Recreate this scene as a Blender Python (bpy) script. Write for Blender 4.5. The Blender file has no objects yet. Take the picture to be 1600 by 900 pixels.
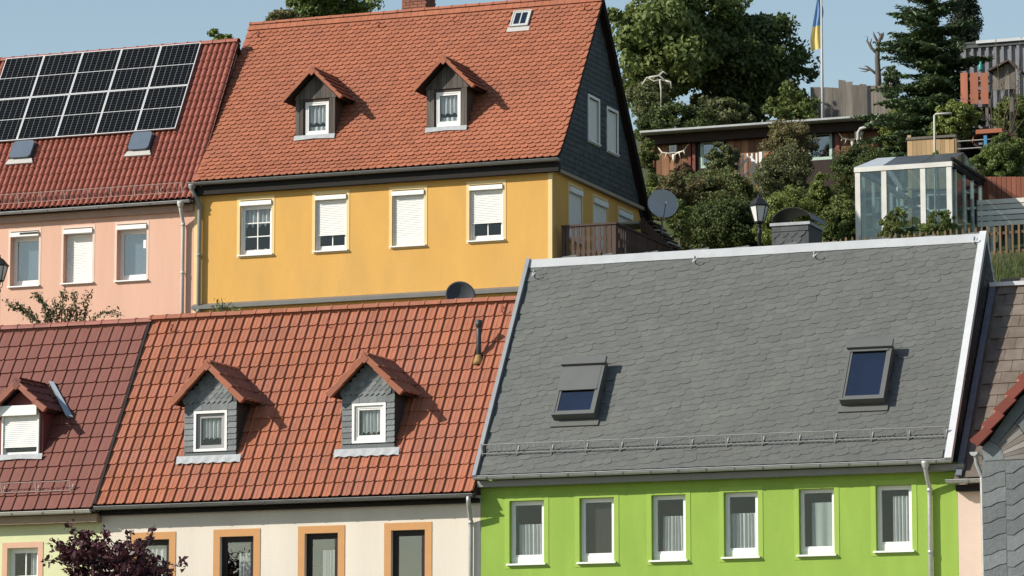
import bpy, math, random
import numpy as np
from mathutils import Vector, Matrix
from mathutils.geometry import delaunay_2d_cdt
R = math.radians
random.seed(7)
rng = np.random.default_rng(11)
scene = bpy.context.scene
col = scene.collection

# ------------------------------------------------------------------ camera
FPX, KY, HOR = 6000.0, 0.39, 1312.0            # focal length in photo pixels, street angle, horizon row
_n = math.sqrt(1 + KY * KY)
PITCH = math.atan((HOR - 450) / FPX)
RIGHT = Vector((1, KY, 0)) / _n
FLAT = Vector((-KY, 1, 0)) / _n
FWD = FLAT * math.cos(PITCH) + Vector((0, 0, math.sin(PITCH)))
UP = RIGHT.cross(FWD)
CAM = -FLAT * 84.0
cam_data = bpy.data.cameras.new('camera')
cam_data.sensor_width = 36.0
cam_data.lens = FPX / 1600 * 36.0
cam_data.clip_start = 0.5
cam_data.clip_end = 8000
cam = bpy.data.objects.new('camera', cam_data)
col.objects.link(cam)
cam.matrix_world = Matrix(((RIGHT.x, UP.x, -FWD.x, CAM.x), (RIGHT.y, UP.y, -FWD.y, CAM.y),
                           (RIGHT.z, UP.z, -FWD.z, CAM.z), (0, 0, 0, 1)))
scene.camera = cam

# ------------------------------------------------------------------ sky, sun, exposure
SUN = Vector((1.25, 0.95, -0.98)).normalized()   # the way the sunlight travels
elev = math.asin(-SUN.z)
world = bpy.data.worlds.new('World')
scene.world = world
world.use_nodes = True
wn = world.node_tree.nodes
wl = world.node_tree.links
wn.clear()
sky = wn.new('ShaderNodeTexSky')
sky.sky_type = 'NISHITA'
sky.sun_disc = False
sky.sun_elevation = elev
sky.sun_rotation = math.atan2(-SUN.x, -SUN.y)
sky.altitude = 300
sky.air_density = 1.3
sky.dust_density = 0.4
sky.ozone_density = 0.4
bg = wn.new('ShaderNodeBackground')
bg.inputs['Strength'].default_value = 0.105
wo = wn.new('ShaderNodeOutputWorld')
wl.new(sky.outputs[0], bg.inputs[0])
wl.new(bg.outputs[0], wo.inputs[0])
sun_data = bpy.data.lights.new('sun', 'SUN')
sun_data.energy = 5.0
sun_data.angle = R(0.55)
sun_data.color = (1.0, 0.93, 0.82)
sun_obj = bpy.data.objects.new('sun', sun_data)
col.objects.link(sun_obj)
sun_obj.rotation_euler = SUN.to_track_quat('-Z', 'Y').to_euler()
scene.view_settings.view_transform = 'Standard'
scene.view_settings.look = 'None'
scene.view_settings.gamma = 1.0
scene.view_settings.exposure = 0.3


def ray(px, py):
    return FWD * FPX + RIGHT * (px - 800) + UP * (450 - py)


def at(px, py, Y):
    "the point of the upright plane y = Y that a line of sight meets"
    d = ray(px, py)
    return CAM + d * ((Y - CAM.y) / d.y)


def atx(px, py, X):
    d = ray(px, py)
    return CAM + d * ((X - CAM.x) / d.x)


def atp(px, py, o, nrm):
    d = ray(px, py)
    return CAM + d * ((o - CAM).dot(nrm) / d.dot(nrm))


def proj(p):
    d = p - CAM
    w = d.dot(FWD)
    return 800 + FPX * d.dot(RIGHT) / w, 450 - FPX * d.dot(UP) / w


# ------------------------------------------------------------------ materials
MATS = {}


def mat(name, color, rough=0.8, var=0.12, scale=3.0, bump=0.0, bscale=40.0, island=0.0, obj_rand=0.0,
        metal=0.0, spec=0.3, tint=None, tint_amt=0.0, tint_scale=0.6, streak=False, wave=None, trans=0.0, sheen=0.0):
    if name in MATS:
        return MATS[name]
    m = bpy.data.materials.new(name)
    m.use_nodes = True
    nt = m.node_tree
    n, l = nt.nodes, nt.links
    b = n['Principled BSDF']
    b.inputs['Roughness'].default_value = rough
    b.inputs['Metallic'].default_value = metal
    b.inputs['Specular IOR Level'].default_value = spec
    geo = n.new('ShaderNodeNewGeometry')
    pos = geo.outputs['Position']
    if streak:
        mp = n.new('ShaderNodeMapping')
        mp.inputs['Scale'].default_value = (1, 1, 0.12) if streak is True else streak
        l.new(pos, mp.inputs['Vector'])
        spos = mp.outputs[0]
    else:
        spos = pos
    no = n.new('ShaderNodeTexNoise')
    no.inputs['Scale'].default_value = scale
    no.inputs['Detail'].default_value = 5
    no.inputs['Roughness'].default_value = 0.65
    l.new(spos, no.inputs['Vector'])
    mr = n.new('ShaderNodeMapRange')
    mr.inputs['From Min'].default_value = 0.25
    mr.inputs['From Max'].default_value = 0.75
    mr.inputs['To Min'].default_value = 1 - var
    mr.inputs['To Max'].default_value = 1 + var
    l.new(no.outputs['Fac'], mr.inputs['Value'])
    fac = mr.outputs[0]

    def mul(a, bb):
        q = n.new('ShaderNodeMath')
        q.operation = 'MULTIPLY'
        l.new(a, q.inputs[0])
        l.new(bb, q.inputs[1])
        return q.outputs[0]

    def rnd(sock, amt):
        q = n.new('ShaderNodeMapRange')
        q.inputs['To Min'].default_value = 1 - amt
        q.inputs['To Max'].default_value = 1 + amt
        l.new(sock, q.inputs['Value'])
        return q.outputs[0]
    if island:
        fac = mul(fac, rnd(geo.outputs['Random Per Island'], island))
    if obj_rand:
        oi = n.new('ShaderNodeObjectInfo')
        fac = mul(fac, rnd(oi.outputs['Random'], obj_rand))
    base = n.new('ShaderNodeRGB')
    base.outputs[0].default_value = (*color, 1)
    csock = base.outputs[0]
    if tint is not None:
        n2 = n.new('ShaderNodeTexNoise')
        n2.inputs['Scale'].default_value = tint_scale
        n2.inputs['Detail'].default_value = 4
        l.new(spos, n2.inputs['Vector'])
        m2 = n.new('ShaderNodeMapRange')
        m2.inputs['From Min'].default_value = 0.42
        m2.inputs['From Max'].default_value = 0.72
        m2.inputs['To Max'].default_value = tint_amt
        l.new(n2.outputs['Fac'], m2.inputs['Value'])
        mx = n.new('ShaderNodeMix')
        mx.data_type = 'RGBA'
        l.new(m2.outputs[0], mx.inputs[0])
        l.new(csock, mx.inputs[6])
        mx.inputs[7].default_value = (*tint, 1)
        csock = mx.outputs[2]
    vm = n.new('ShaderNodeVectorMath')
    vm.operation = 'SCALE'
    l.new(csock, vm.inputs[0])
    l.new(fac, vm.inputs['Scale'])
    l.new(vm.outputs[0], b.inputs['Base Color'])
    if bump:
        nb = n.new('ShaderNodeTexNoise')
        nb.inputs['Scale'].default_value = bscale
        nb.inputs['Detail'].default_value = 4
        l.new(pos, nb.inputs['Vector'])
        bp = n.new('ShaderNodeBump')
        bp.inputs['Strength'].default_value = bump
        bp.inputs['Distance'].default_value = 0.02
        l.new(nb.outputs['Fac'], bp.inputs['Height'])
        l.new(bp.outputs[0], b.inputs['Normal'])
    if trans:
        tr = n.new('ShaderNodeBsdfTranslucent')
        l.new(vm.outputs[0], tr.inputs[0])
        ms = n.new('ShaderNodeMixShader')
        ms.inputs[0].default_value = trans
        l.new(b.outputs[0], ms.inputs[1])
        l.new(tr.outputs[0], ms.inputs[2])
        l.new(ms.outputs[0], n['Material Output'].inputs['Surface'])
    MATS[name] = m
    return m


def glass(name, tint=(0.9, 0.92, 0.92), ior=1.42, rough=0.01):
    if name in MATS:
        return MATS[name]
    m = bpy.data.materials.new(name)
    m.use_nodes = True
    n, l = m.node_tree.nodes, m.node_tree.links
    n.remove(n['Principled BSDF'])
    t = n.new('ShaderNodeBsdfTransparent')
    t.inputs[0].default_value = (*tint, 1)
    g = n.new('ShaderNodeBsdfGlossy')
    g.inputs['Roughness'].default_value = rough
    g.inputs[0].default_value = (0.93, 0.96, 1.0, 1)
    geo = n.new('ShaderNodeNewGeometry')
    r0 = ((ior - 1) / (ior + 1)) ** 2           # Schlick reflectance, the same from both sides of the thin pane
    dt = n.new('ShaderNodeVectorMath'); dt.operation = 'DOT_PRODUCT'
    l.new(geo.outputs['Normal'], dt.inputs[0]); l.new(geo.outputs['Incoming'], dt.inputs[1])
    ab = n.new('ShaderNodeMath'); ab.operation = 'ABSOLUTE'
    l.new(dt.outputs['Value'], ab.inputs[0])
    om = n.new('ShaderNodeMath'); om.operation = 'SUBTRACT'; om.inputs[0].default_value = 1.0
    l.new(ab.outputs[0], om.inputs[1])
    pw5 = n.new('ShaderNodeMath'); pw5.operation = 'POWER'; pw5.inputs[1].default_value = 5.0
    l.new(om.outputs[0], pw5.inputs[0])
    f = n.new('ShaderNodeMath'); f.operation = 'MULTIPLY_ADD'
    l.new(pw5.outputs[0], f.inputs[0]); f.inputs[1].default_value = 1 - r0; f.inputs[2].default_value = r0
    nb = n.new('ShaderNodeTexNoise')
    nb.inputs['Scale'].default_value = 1.6
    l.new(geo.outputs['Position'], nb.inputs['Vector'])
    bp = n.new('ShaderNodeBump')
    bp.inputs['Strength'].default_value = 0.105
    bp.inputs['Distance'].default_value = 0.02
    l.new(nb.outputs['Fac'], bp.inputs['Height'])
    l.new(bp.outputs[0], g.inputs['Normal'])
    mx = n.new('ShaderNodeMixShader')
    l.new(f.outputs[0], mx.inputs[0])
    l.new(t.outputs[0], mx.inputs[1])
    l.new(g.outputs[0], mx.inputs[2])
    l.new(mx.outputs[0], n['Material Output'].inputs['Surface'])
    MATS[name] = m
    return m


def cell_mat():
    "solar cells: dark blue-black glass with thin pale busbar lines, printed flat on the module"
    m = bpy.data.materials.new('solar_cells')
    m.use_nodes = True
    n, l = m.node_tree.nodes, m.node_tree.links
    b = n['Principled BSDF']
    b.inputs['Roughness'].default_value = 0.25
    b.inputs['Specular IOR Level'].default_value = 0.04
    tc = n.new('ShaderNodeTexCoord')
    sep = n.new('ShaderNodeSeparateXYZ')
    l.new(tc.outputs['Object'], sep.inputs[0])

    def line(sock, period, width):
        d = n.new('ShaderNodeMath'); d.operation = 'DIVIDE'; d.inputs[1].default_value = period
        l.new(sock, d.inputs[0])
        fr = n.new('ShaderNodeMath'); fr.operation = 'FRACT'
        l.new(d.outputs[0], fr.inputs[0])
        c = n.new('ShaderNodeMath'); c.operation = 'LESS_THAN'; c.inputs[1].default_value = width / period
        l.new(fr.outputs[0], c.inputs[0])
        return c.outputs[0]
    a = line(sep.outputs['X'], 0.1767, 0.009)
    h = line(sep.outputs['Y'], 0.086, 0.006)
    s1 = n.new('ShaderNodeMath'); s1.operation = 'MULTIPLY'; s1.inputs[1].default_value = 0.6
    l.new(a, s1.inputs[0])
    s2 = n.new('ShaderNodeMath'); s2.operation = 'MULTIPLY'; s2.inputs[1].default_value = 0.22
    l.new(h, s2.inputs[0])
    ad = n.new('ShaderNodeMath'); ad.operation = 'MAXIMUM'
    l.new(s1.outputs[0], ad.inputs[0]); l.new(s2.outputs[0], ad.inputs[1])
    mx = n.new('ShaderNodeMix'); mx.data_type = 'RGBA'
    l.new(ad.outputs[0], mx.inputs[0])
    mx.inputs[6].default_value = (0.004, 0.005, 0.006, 1)
    mx.inputs[7].default_value = (0.30, 0.32, 0.35, 1)
    l.new(mx.outputs[2], b.inputs['Base Color'])
    return m


WHITE = mat('white_plastic', (0.80, 0.80, 0.78), 0.4, 0.03, spec=0.4)
ZINC = mat('zinc_sheet', (0.40, 0.41, 0.41), 0.42, 0.14, 5, metal=0.35)
ZINCD = mat('dull_zinc_sheet', (0.19, 0.195, 0.19), 0.5, 0.15, 5, metal=0.3)
ALU = mat('bright_sheet_metal', (0.55, 0.57, 0.59), 0.5, 0.08, 5, metal=0.2)
LEAD = mat('lead_flashing', (0.34, 0.36, 0.38), 0.55, 0.2, 7)
DARKWOOD = mat('dark_stained_wood', (0.011, 0.009, 0.008), 0.75, 0.3, 4, streak=True)
BROWNFRAME = mat('dark_brown_frame', (0.02, 0.013, 0.01), 0.5, 0.15)
GLASS = glass('window_glass')
GLASSB = glass('bright_window_glass', ior=2.0)
GLASSR = glass('roof_window_glass', ior=2.1, tint=(0.5, 0.55, 0.65))
GLASSG = glass('greenhouse_glass', tint=(0.66, 0.74, 0.73), ior=1.75, rough=0.06)
CURTAIN = mat('net_curtain', (0.72, 0.73, 0.73), 0.9, 0.06, 6, trans=0.3)
BLIND = mat('pale_blind', (0.62, 0.64, 0.62), 0.9, 0.05, 6)
SHUT = mat('roller_shutter_plastic', (0.78, 0.78, 0.75), 0.5, 0.05, 3, spec=0.3)
ROOM = mat('dim_room_plaster', (0.25, 0.24, 0.23), 0.9, 0.1)
DECK = mat('roof_boarding', (0.035, 0.022, 0.018), 0.9, 0.2)
RED = mat('red_clay_tile', (0.32, 0.115, 0.064), 0.75, 0.13, 6, island=0.12, obj_rand=0.10, bump=0.15, bscale=60,
          tint=(0.27, 0.115, 0.085), tint_amt=0.55, tint_scale=1.1)
REDD = mat('dark_red_glazed_tile', (0.165, 0.058, 0.044), 0.6, 0.10, 5, island=0.07, obj_rand=0.07, spec=0.3)
ORANGE = mat('orange_clay_tile', (0.335, 0.117, 0.063), 0.75, 0.09, 4, island=0.10, obj_rand=0.08, bump=0.1, bscale=60,
             tint=(0.29, 0.112, 0.07), tint_amt=0.5, tint_scale=0.8)
WINE = mat('wine_red_tile', (0.29, 0.093, 0.064), 0.6, 0.12, 5, island=0.10, obj_rand=0.08)
SLATE = mat('grey_slate', (0.092, 0.098, 0.094), 0.62, 0.12, 9, island=0.08, obj_rand=0.06, bump=0.3, bscale=25, spec=0.35,
            tint=(0.112, 0.116, 0.105), tint_amt=0.6, tint_scale=1.3)
SLATEB = mat('blue_grey_slate', (0.135, 0.15, 0.155), 0.55, 0.16, 10, island=0.25, obj_rand=0.24, bump=0.35, bscale=22)
SLATED = mat('dark_slate', (0.045, 0.05, 0.052), 0.6, 0.2, 10, island=0.3, obj_rand=0.2, bump=0.3, bscale=22)
BROWNT = mat('brown_concrete_tile', (0.118, 0.095, 0.077), 0.8, 0.14, 8, island=0.10, obj_rand=0.12, bump=0.2,
             tint=(0.2, 0.175, 0.15), tint_amt=0.6, tint_scale=2.2)
DORMWOOD = mat('dark_weathered_planks', (0.105, 0.092, 0.082), 0.85, 0.55, 14, streak=(1, 1, 0.06), obj_rand=0.3, bump=0.3)
OLDWOOD = mat('weathered_grey_wood', (0.165, 0.145, 0.125), 0.85, 0.45, 14, streak=(1, 1, 0.06), obj_rand=0.25, bump=0.3)


# ------------------------------------------------------------------ object helpers
class MB:
    "collects shapes; build() links them as one mesh object"

    def __init__(s):
        s.v, s.f = [], []

    def poly(s, pts, flip=False):
        i = len(s.v)
        s.v += [Vector(p) for p in pts]
        k = list(range(i, i + len(pts)))
        s.f.append(k[::-1] if flip else k)
        return s

    def hexa(s, p):
        i = len(s.v)
        s.v += [Vector(q) for q in p]
        for a in ((0, 3, 2, 1), (4, 5, 6, 7), (0, 1, 5, 4), (1, 2, 6, 5), (2, 3, 7, 6), (3, 0, 4, 7)):
            s.f.append([i + q for q in a])
        return s

    def box(s, x0, x1, y0, y1, z0, z1, M=None):
        p = [(x0, y0, z0), (x1, y0, z0), (x1, y1, z0), (x0, y1, z0), (x0, y0, z1), (x1, y0, z1), (x1, y1, z1), (x0, y1, z1)]
        return s.hexa([M @ Vector(q) for q in p] if M else p)

    def beam(s, a, b, w, h, up=(0, 0, 1)):
        "a bar from a to b, w wide and h high"
        a, b = Vector(a), Vector(b)
        d = (b - a).normalized()
        up = Vector(up)
        if abs(d.dot(up)) > 0.98:
            up = Vector((0, 1, 0))
        x = d.cross(up).normalized() * (w / 2)
        z = x.cross(d).normalized() * (h / 2)
        return s.hexa([a - x - z, a + x - z, b + x - z, b - x - z, a - x + z, a + x + z, b + x + z, b - x + z])

    def tube(s, pts, r, n=10, cap=True):
        pts = [Vector(p) for p in pts]
        rs = r if isinstance(r, (list, tuple)) else [r] * len(pts)
        i0 = len(s.v)
        ref = None
        for k, p in enumerate(pts):
            a = pts[max(k - 1, 0)]
            b = pts[min(k + 1, len(pts) - 1)]
            d = (b - a).normalized()
            if ref is None:
                ref = Vector((0, 0, 1)) if abs(d.z) < 0.9 else Vector((1, 0, 0))
            x = d.cross(ref).normalized()
            ref = x.cross(d).normalized()
            for j in range(n):
                t = 2 * math.pi * j / n
                s.v.append(p + (x * math.cos(t) + ref * math.sin(t)) * rs[k])
        for k in range(len(pts) - 1):
            for j in range(n):
                a, b = i0 + k * n + j, i0 + k * n + (j + 1) % n
                s.f.append([a, b, b + n, a + n])
        if cap:
            s.f.append([i0 + j for j in range(n)][::-1])
            e = i0 + (len(pts) - 1) * n
            s.f.append([e + j for j in range(n)])
        return s

    def lathe(s, prof, c, n=16, M=None):
        i0 = len(s.v)
        for r, z in prof:
            for j in range(n):
                t = 2 * math.pi * (j + 0.5) / n
                q = Vector((r * math.cos(t), r * math.sin(t), z))
                s.v.append(Vector(c) + (M @ q if M else q))
        for k in range(len(prof) - 1):
            for j in range(n):
                a, b = i0 + k * n + j, i0 + k * n + (j + 1) % n
                s.f.append([a, b, b + n, a + n])
        s.f.append([i0 + j for j in range(n)][::-1])
        e = i0 + (len(prof) - 1) * n
        s.f.append([e + j for j in range(n)])
        return s

    def prism(s, pts, d):
        "closed solid: polygon pts swept by the vector d"
        pts = [Vector(p) for p in pts]
        d = Vector(d)
        k = len(pts)
        i = len(s.v)
        s.v += pts + [p + d for p in pts]
        s.f.append(list(range(i, i + k))[::-1])
        s.f.append(list(range(i + k, i + 2 * k)))
        for j in range(k):
            q = (j + 1) % k
            s.f.append([i + j, i + q, i + k + q, i + k + j])
        return s

    def mesh(s, name, m=None, smooth=False):
        me = bpy.data.meshes.new(name)
        me.from_pydata([tuple(v) for v in s.v], [], s.f)
        me.validate()
        if m:
            me.materials.append(m)
        if smooth:
            me.shade_smooth()
        return me

    def build(s, name, m, parent=None, smooth=False):
        return link(name, s.mesh(name, m, smooth), parent)


def link(name, data, parent=None, M=None):
    o = bpy.data.objects.new(name, data)
    col.objects.link(o)
    if M is not None:
        o.matrix_world = M
    if parent is not None:
        o.parent = parent
        o.matrix_parent_inverse = Matrix.Translation(-ROOT_LOC.get(parent.name, Vector((0, 0, 0))))
    return o


ROOT_LOC = {}


def thing(name, label, cat, loc, group=None):
    o = bpy.data.objects.new(name, None)
    o.empty_display_size = 0.3
    col.objects.link(o)
    o.location = loc
    ROOT_LOC[o.name] = Vector(loc)
    return tag(o, label, cat, group)


def tag(o, label=None, cat=None, group=None, kind=None):
    if label: o['label'] = label
    if cat: o['category'] = cat
    if group: o['group'] = group
    if kind: o['kind'] = kind
    return o


def np_mesh(name, v, nper, m, smooth=False):
    "fast mesh of many n-gons that share no corners"
    me = bpy.data.meshes.new(name)
    nv = len(v)
    nf = nv // nper
    me.vertices.add(nv)
    me.vertices.foreach_set('co', np.asarray(v, dtype=np.float32).ravel())
    me.loops.add(nv)
    me.loops.foreach_set('vertex_index', np.arange(nv, dtype=np.int32))
    me.polygons.add(nf)
    me.polygons.foreach_set('loop_start', np.arange(0, nv, nper, dtype=np.int32))
    me.update(calc_edges=True)
    me.materials.append(m)
    return me


def joined(name, mesh, mats4, m):
    "one mesh of many placed copies of a piece"
    nv = len(mesh.vertices)
    co = np.empty(nv * 3, dtype=np.float32)
    mesh.vertices.foreach_get('co', co)
    co = np.c_[co.reshape(-1, 3), np.ones(nv)]
    fl = [list(p.vertices) for p in mesh.polygons]
    A = np.array([[list(r) for r in q] for q in mats4])
    V = np.einsum('kij,nj->kni', A, co)[:, :, :3].reshape(-1, 3)
    me = bpy.data.meshes.new(name)
    faces = []
    for k in range(len(mats4)):
        faces += [[i + k * nv for i in f] for f in fl]
    me.from_pydata(V.tolist(), [], faces)
    sm = np.zeros(len(fl), dtype=bool)
    mesh.polygons.foreach_get('use_smooth', sm)
    if sm.any():
        me.polygons.foreach_set('use_smooth', np.tile(sm, len(mats4)))
    me.materials.append(m)
    return me


def lay(name, mesh, m, mats4, parent, limit=300):
    "place a piece many times: the ones that show largest as objects, the rest joined"
    def score(Q):
        p = Q.translation
        x, y = proj(p)
        d = (p - CAM).length
        return d + (0 if -20 < x < 1620 and -20 < y < 920 else 500)
    order = sorted(mats4, key=score)
    for Q in order[:limit]:
        link(name, mesh, parent, Q)
    if len(order) > limit:
        o = link(name + 's_beyond', joined(name + 's_beyond', mesh, order[limit:], m), parent)
        o.name = name + '_field'
        tag(o, kind='stuff')


def frame_m(o, u, s, nn):
    return Matrix(((u.x, s.x, nn.x, o.x), (u.y, s.y, nn.y, o.y), (u.z, s.z, nn.z, o.z), (0, 0, 0, 1)))


# ------------------------------------------------------------------ tile pieces (x across, y up the slope, z out)
def extruded_tile(name, prof, length, tail, th, m, smooth=True):
    b = MB()
    k = len(prof)
    for x, z in prof: b.v.append(Vector((x, 0, z + tail)))
    for x, z in prof: b.v.append(Vector((x, length, z)))
    for x, z in prof: b.v.append(Vector((x, 0.004, z + tail - th)))
    for x, z in prof: b.v.append(Vector((x, 0, z + tail)))
    for i in range(k - 1):
        b.f.append([i, i + 1, k + i + 1, k + i])
        b.f.append([2 * k + i, 2 * k + i + 1, 3 * k + i + 1, 3 * k + i])
    b.f.append([3 * k, k, 2 * k])
    b.f.append([4 * k - 1, 3 * k - 1, 2 * k - 1])
    me = b.mesh(name, m)
    for p in me.polygons:
        p.use_smooth = smooth and p.index < 2 * (k - 1) and p.index % 2 == 0
    return me


def flat_tile(name, outline, length_in, tail, th, m):
    "flat piece: outline is its lower edge from left to right, it runs up to y = length_in"
    b = MB()
    x0, x1 = outline[0][0], outline[-1][0]

    def z(y): return tail * max(0, 1 - y / length_in)
    top = [Vector((x, y, z(y))) for x, y in outline] + [Vector((x1, length_in, 0)), Vector((x0, length_in, 0))]
    b.poly(top)
    for i in range(len(outline) - 1):
        (a, c), (d, e) = outline[i], outline[i + 1]
        b.poly([(a, c, z(c) - th), (d, e, z(e) - th), (d, e, z(e)), (a, c, z(c))])
    b.poly([(x0, outline[0][1], z(outline[0][1])), (x0, length_in, 0), (x0, outline[0][1], z(outline[0][1]) - th)])
    b.poly([(x1, outline[-1][1], z(outline[-1][1])), (x1, outline[-1][1], z(outline[-1][1]) - th), (x1, length_in, 0)])
    return b.mesh(name, m)


def arc_edge(x0, x1, drop, n=6, skew=0.0):
    r = []
    for i in range(n + 1):
        t = i / n
        r.append((x0 + (x1 - x0) * t, drop * (1 - math.sqrt(max(0, 1 - (2 * t - 1) ** 2))) + skew * t))
    return r


PAN_W, PAN_H = 0.2455, 0.3695
pan_tile = extruded_tile('pan_tile', [(0, .012), (.018, .0), (.075, .003), (.095, .010), (.115, .003), (.175, .0), (.195, .022), (.215, .043), (.235, .040), (.252, .012)],
                         PAN_H + .07, .034, .028, RED, False)
FLT_W, FLT_H = 0.292, 0.40
flat_pan = extruded_tile('flat_pan_tile', [(0, .006), (.012, 0), (.13, .003), (.225, 0), (.245, .016), (.27, .028), (.292, .022), (.298, .0)],
                         FLT_H + .07, .036, .03, REDD, False)
TW_W, TW_H = 0.34, 0.285
_tw = [(TW_W * i / 16, .034 * (1 - math.cos(4 * math.pi * i / 16 + 0.6 + .5 * math.sin(4 * math.pi * i / 16)))) for i in range(17)]
twin_tile = extruded_tile('twin_wave_tile', _tw, TW_H + .05, .024, .02, WINE)
BV_W, BV_H = 0.212, 0.153
beaver = flat_tile('beaver_tail_tile', arc_edge(.004, BV_W - .004, .075, 8), .30, .048, .019, ORANGE)
long_beaver = flat_tile('ridge_course_tile', [(.004, 0), (BV_W - .004, 0)], .34, .040, .017, ORANGE)
SL_W, SL_H = 0.27, 0.160
slate_scale = flat_tile('roof_slate', [(.0, .05), (.03, .02), (.09, .0), (.17, -.005), (.24, .012), (.268, .04), (.272, .075)], .30, .013, .009, SLATE)


# ------------------------------------------------------------------ walls with openings
def wall(name, m, parent, outline, holes=(), M=Matrix.Identity(4), thick=0.3):
    "outline and holes are in local x, z; the outer face is y = 0 and the wall goes to y = thick"
    pts = [Vector(p) for p in outline]
    edges = [(i, (i + 1) % len(pts)) for i in range(len(pts))]
    for (x0, x1, z0, z1) in holes:
        i = len(pts)
        pts += [Vector(q) for q in ((x0, z0), (x1, z0), (x1, z1), (x0, z1))]
        edges += [(i, i + 1), (i + 1, i + 2), (i + 2, i + 3), (i + 3, i)]
    vs, es, fs, *_ = delaunay_2d_cdt(pts, edges, [], 0, 1e-5)

    def inside(c):
        r = False
        k = len(outline)
        for i in range(k):
            (xa, za), (xb, zb) = outline[i], outline[(i + 1) % k]
            if (za > c.y) != (zb > c.y) and c.x < (xb - xa) * (c.y - za) / (zb - za) + xa:
                r = not r
        return r and not any(x0 < c.x < x1 and z0 < c.y < z1 for x0, x1, z0, z1 in holes)
    b = MB()
    nv = len(vs)
    b.v = [M @ Vector((v.x, 0, v.y)) for v in vs] + [M @ Vector((v.x, thick, v.y)) for v in vs]
    for f in fs:
        c = sum((vs[i] for i in f), Vector((0, 0))) / len(f)
        if not inside(c):
            continue
        a = sum(vs[f[i]].x * vs[f[(i + 1) % len(f)]].y - vs[f[(i + 1) % len(f)]].x * vs[f[i]].y for i in range(len(f)))
        g = list(f) if a > 0 else list(f)[::-1]
        b.f.append(g)
        b.f.append([i + nv for i in g[::-1]])

    def strip(loop, out):
        k = len(loop)
        for i in range(k):
            (xa, za), (xb, zb) = loop[i], loop[(i + 1) % k]
            q = [M @ Vector(p) for p in ((xa, 0, za), (xa, thick, za), (xb, thick, zb), (xb, 0, zb))]
            b.poly(q if out else q[::-1])
    strip(list(outline), True)
    for (x0, x1, z0, z1) in holes:
        strip([(x0, z0), (x1, z0), (x1, z1), (x0, z1)], False)
    return b.build(name, m, parent)


def ring(b, x0, x1, z0, z1, w, y0, y1, M, wb=None, wt=None):
    "rectangular frame, butted bars"
    wb = w if wb is None else wb
    wt = w if wt is None else wt
    b.box(x0, x0 + w, y0, y1, z0, z1, M)
    b.box(x1 - w, x1, y0, y1, z0, z1, M)
    b.box(x0 + w, x1 - w, y0, y1, z0, z0 + wb, M)
    b.box(x0 + w, x1 - w, y0, y1, z1 - wt, z1, M)


def curtain_sheet(x0, x1, z0, z1, y, M, folds=5, amp=0.022, scallop=0.0, flare=0.0):
    b = MB()
    n = folds * 8
    ph = random.random() * 6
    top, bot = [], []
    for i in range(n + 1):
        t = i / n
        a = 2 * math.pi * folds * t
        xx = x0 + (x1 - x0) * (t + 0.012 * math.sin(a * 0.37 + ph))
        yy = y + amp * math.sin(a + 0.8 * math.sin(a * 0.31 + ph))
        xb = x0 + (x1 - x0) * (t * (1 + flare) - flare * 0.5) if flare else xx
        zb = z0 + scallop * abs(math.sin(math.pi * t * max(2, folds * .7)))
        top.append(M @ Vector((xx, yy, z1)))
        bot.append(M @ Vector((xb, yy * 1.0 + 0.01 * math.sin(a), zb)))
    for i in range(n):
        b.poly([bot[i], bot[i + 1], top[i + 1], top[i]])
    return b


def shutter_mesh(x0, x1, z0, z1, y, M, pitch=0.045):
    b = MB()
    n = max(2, round((z1 - z0) / pitch))
    h = (z1 - z0) / n
    prof = []
    for i in range(n):
        z = z0 + i * h
        prof += [(y + .009, z), (y, z + h * .2), (y - .003, z + h * .5), (y, z + h * .8), (y + .009, z + h)]
    i0 = 0
    for (yy, z) in prof:
        b.v.append(M @ Vector((x0, yy, z)))
        b.v.append(M @ Vector((x1, yy, z)))
    for i in range(len(prof) - 1):
        b.f.append([2 * i, 2 * i + 1, 2 * i + 3, 2 * i + 2])
    b.box(x0, x1, y - .008, y + .012, z0 - .03, z0 - .001, M)
    return b


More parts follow.
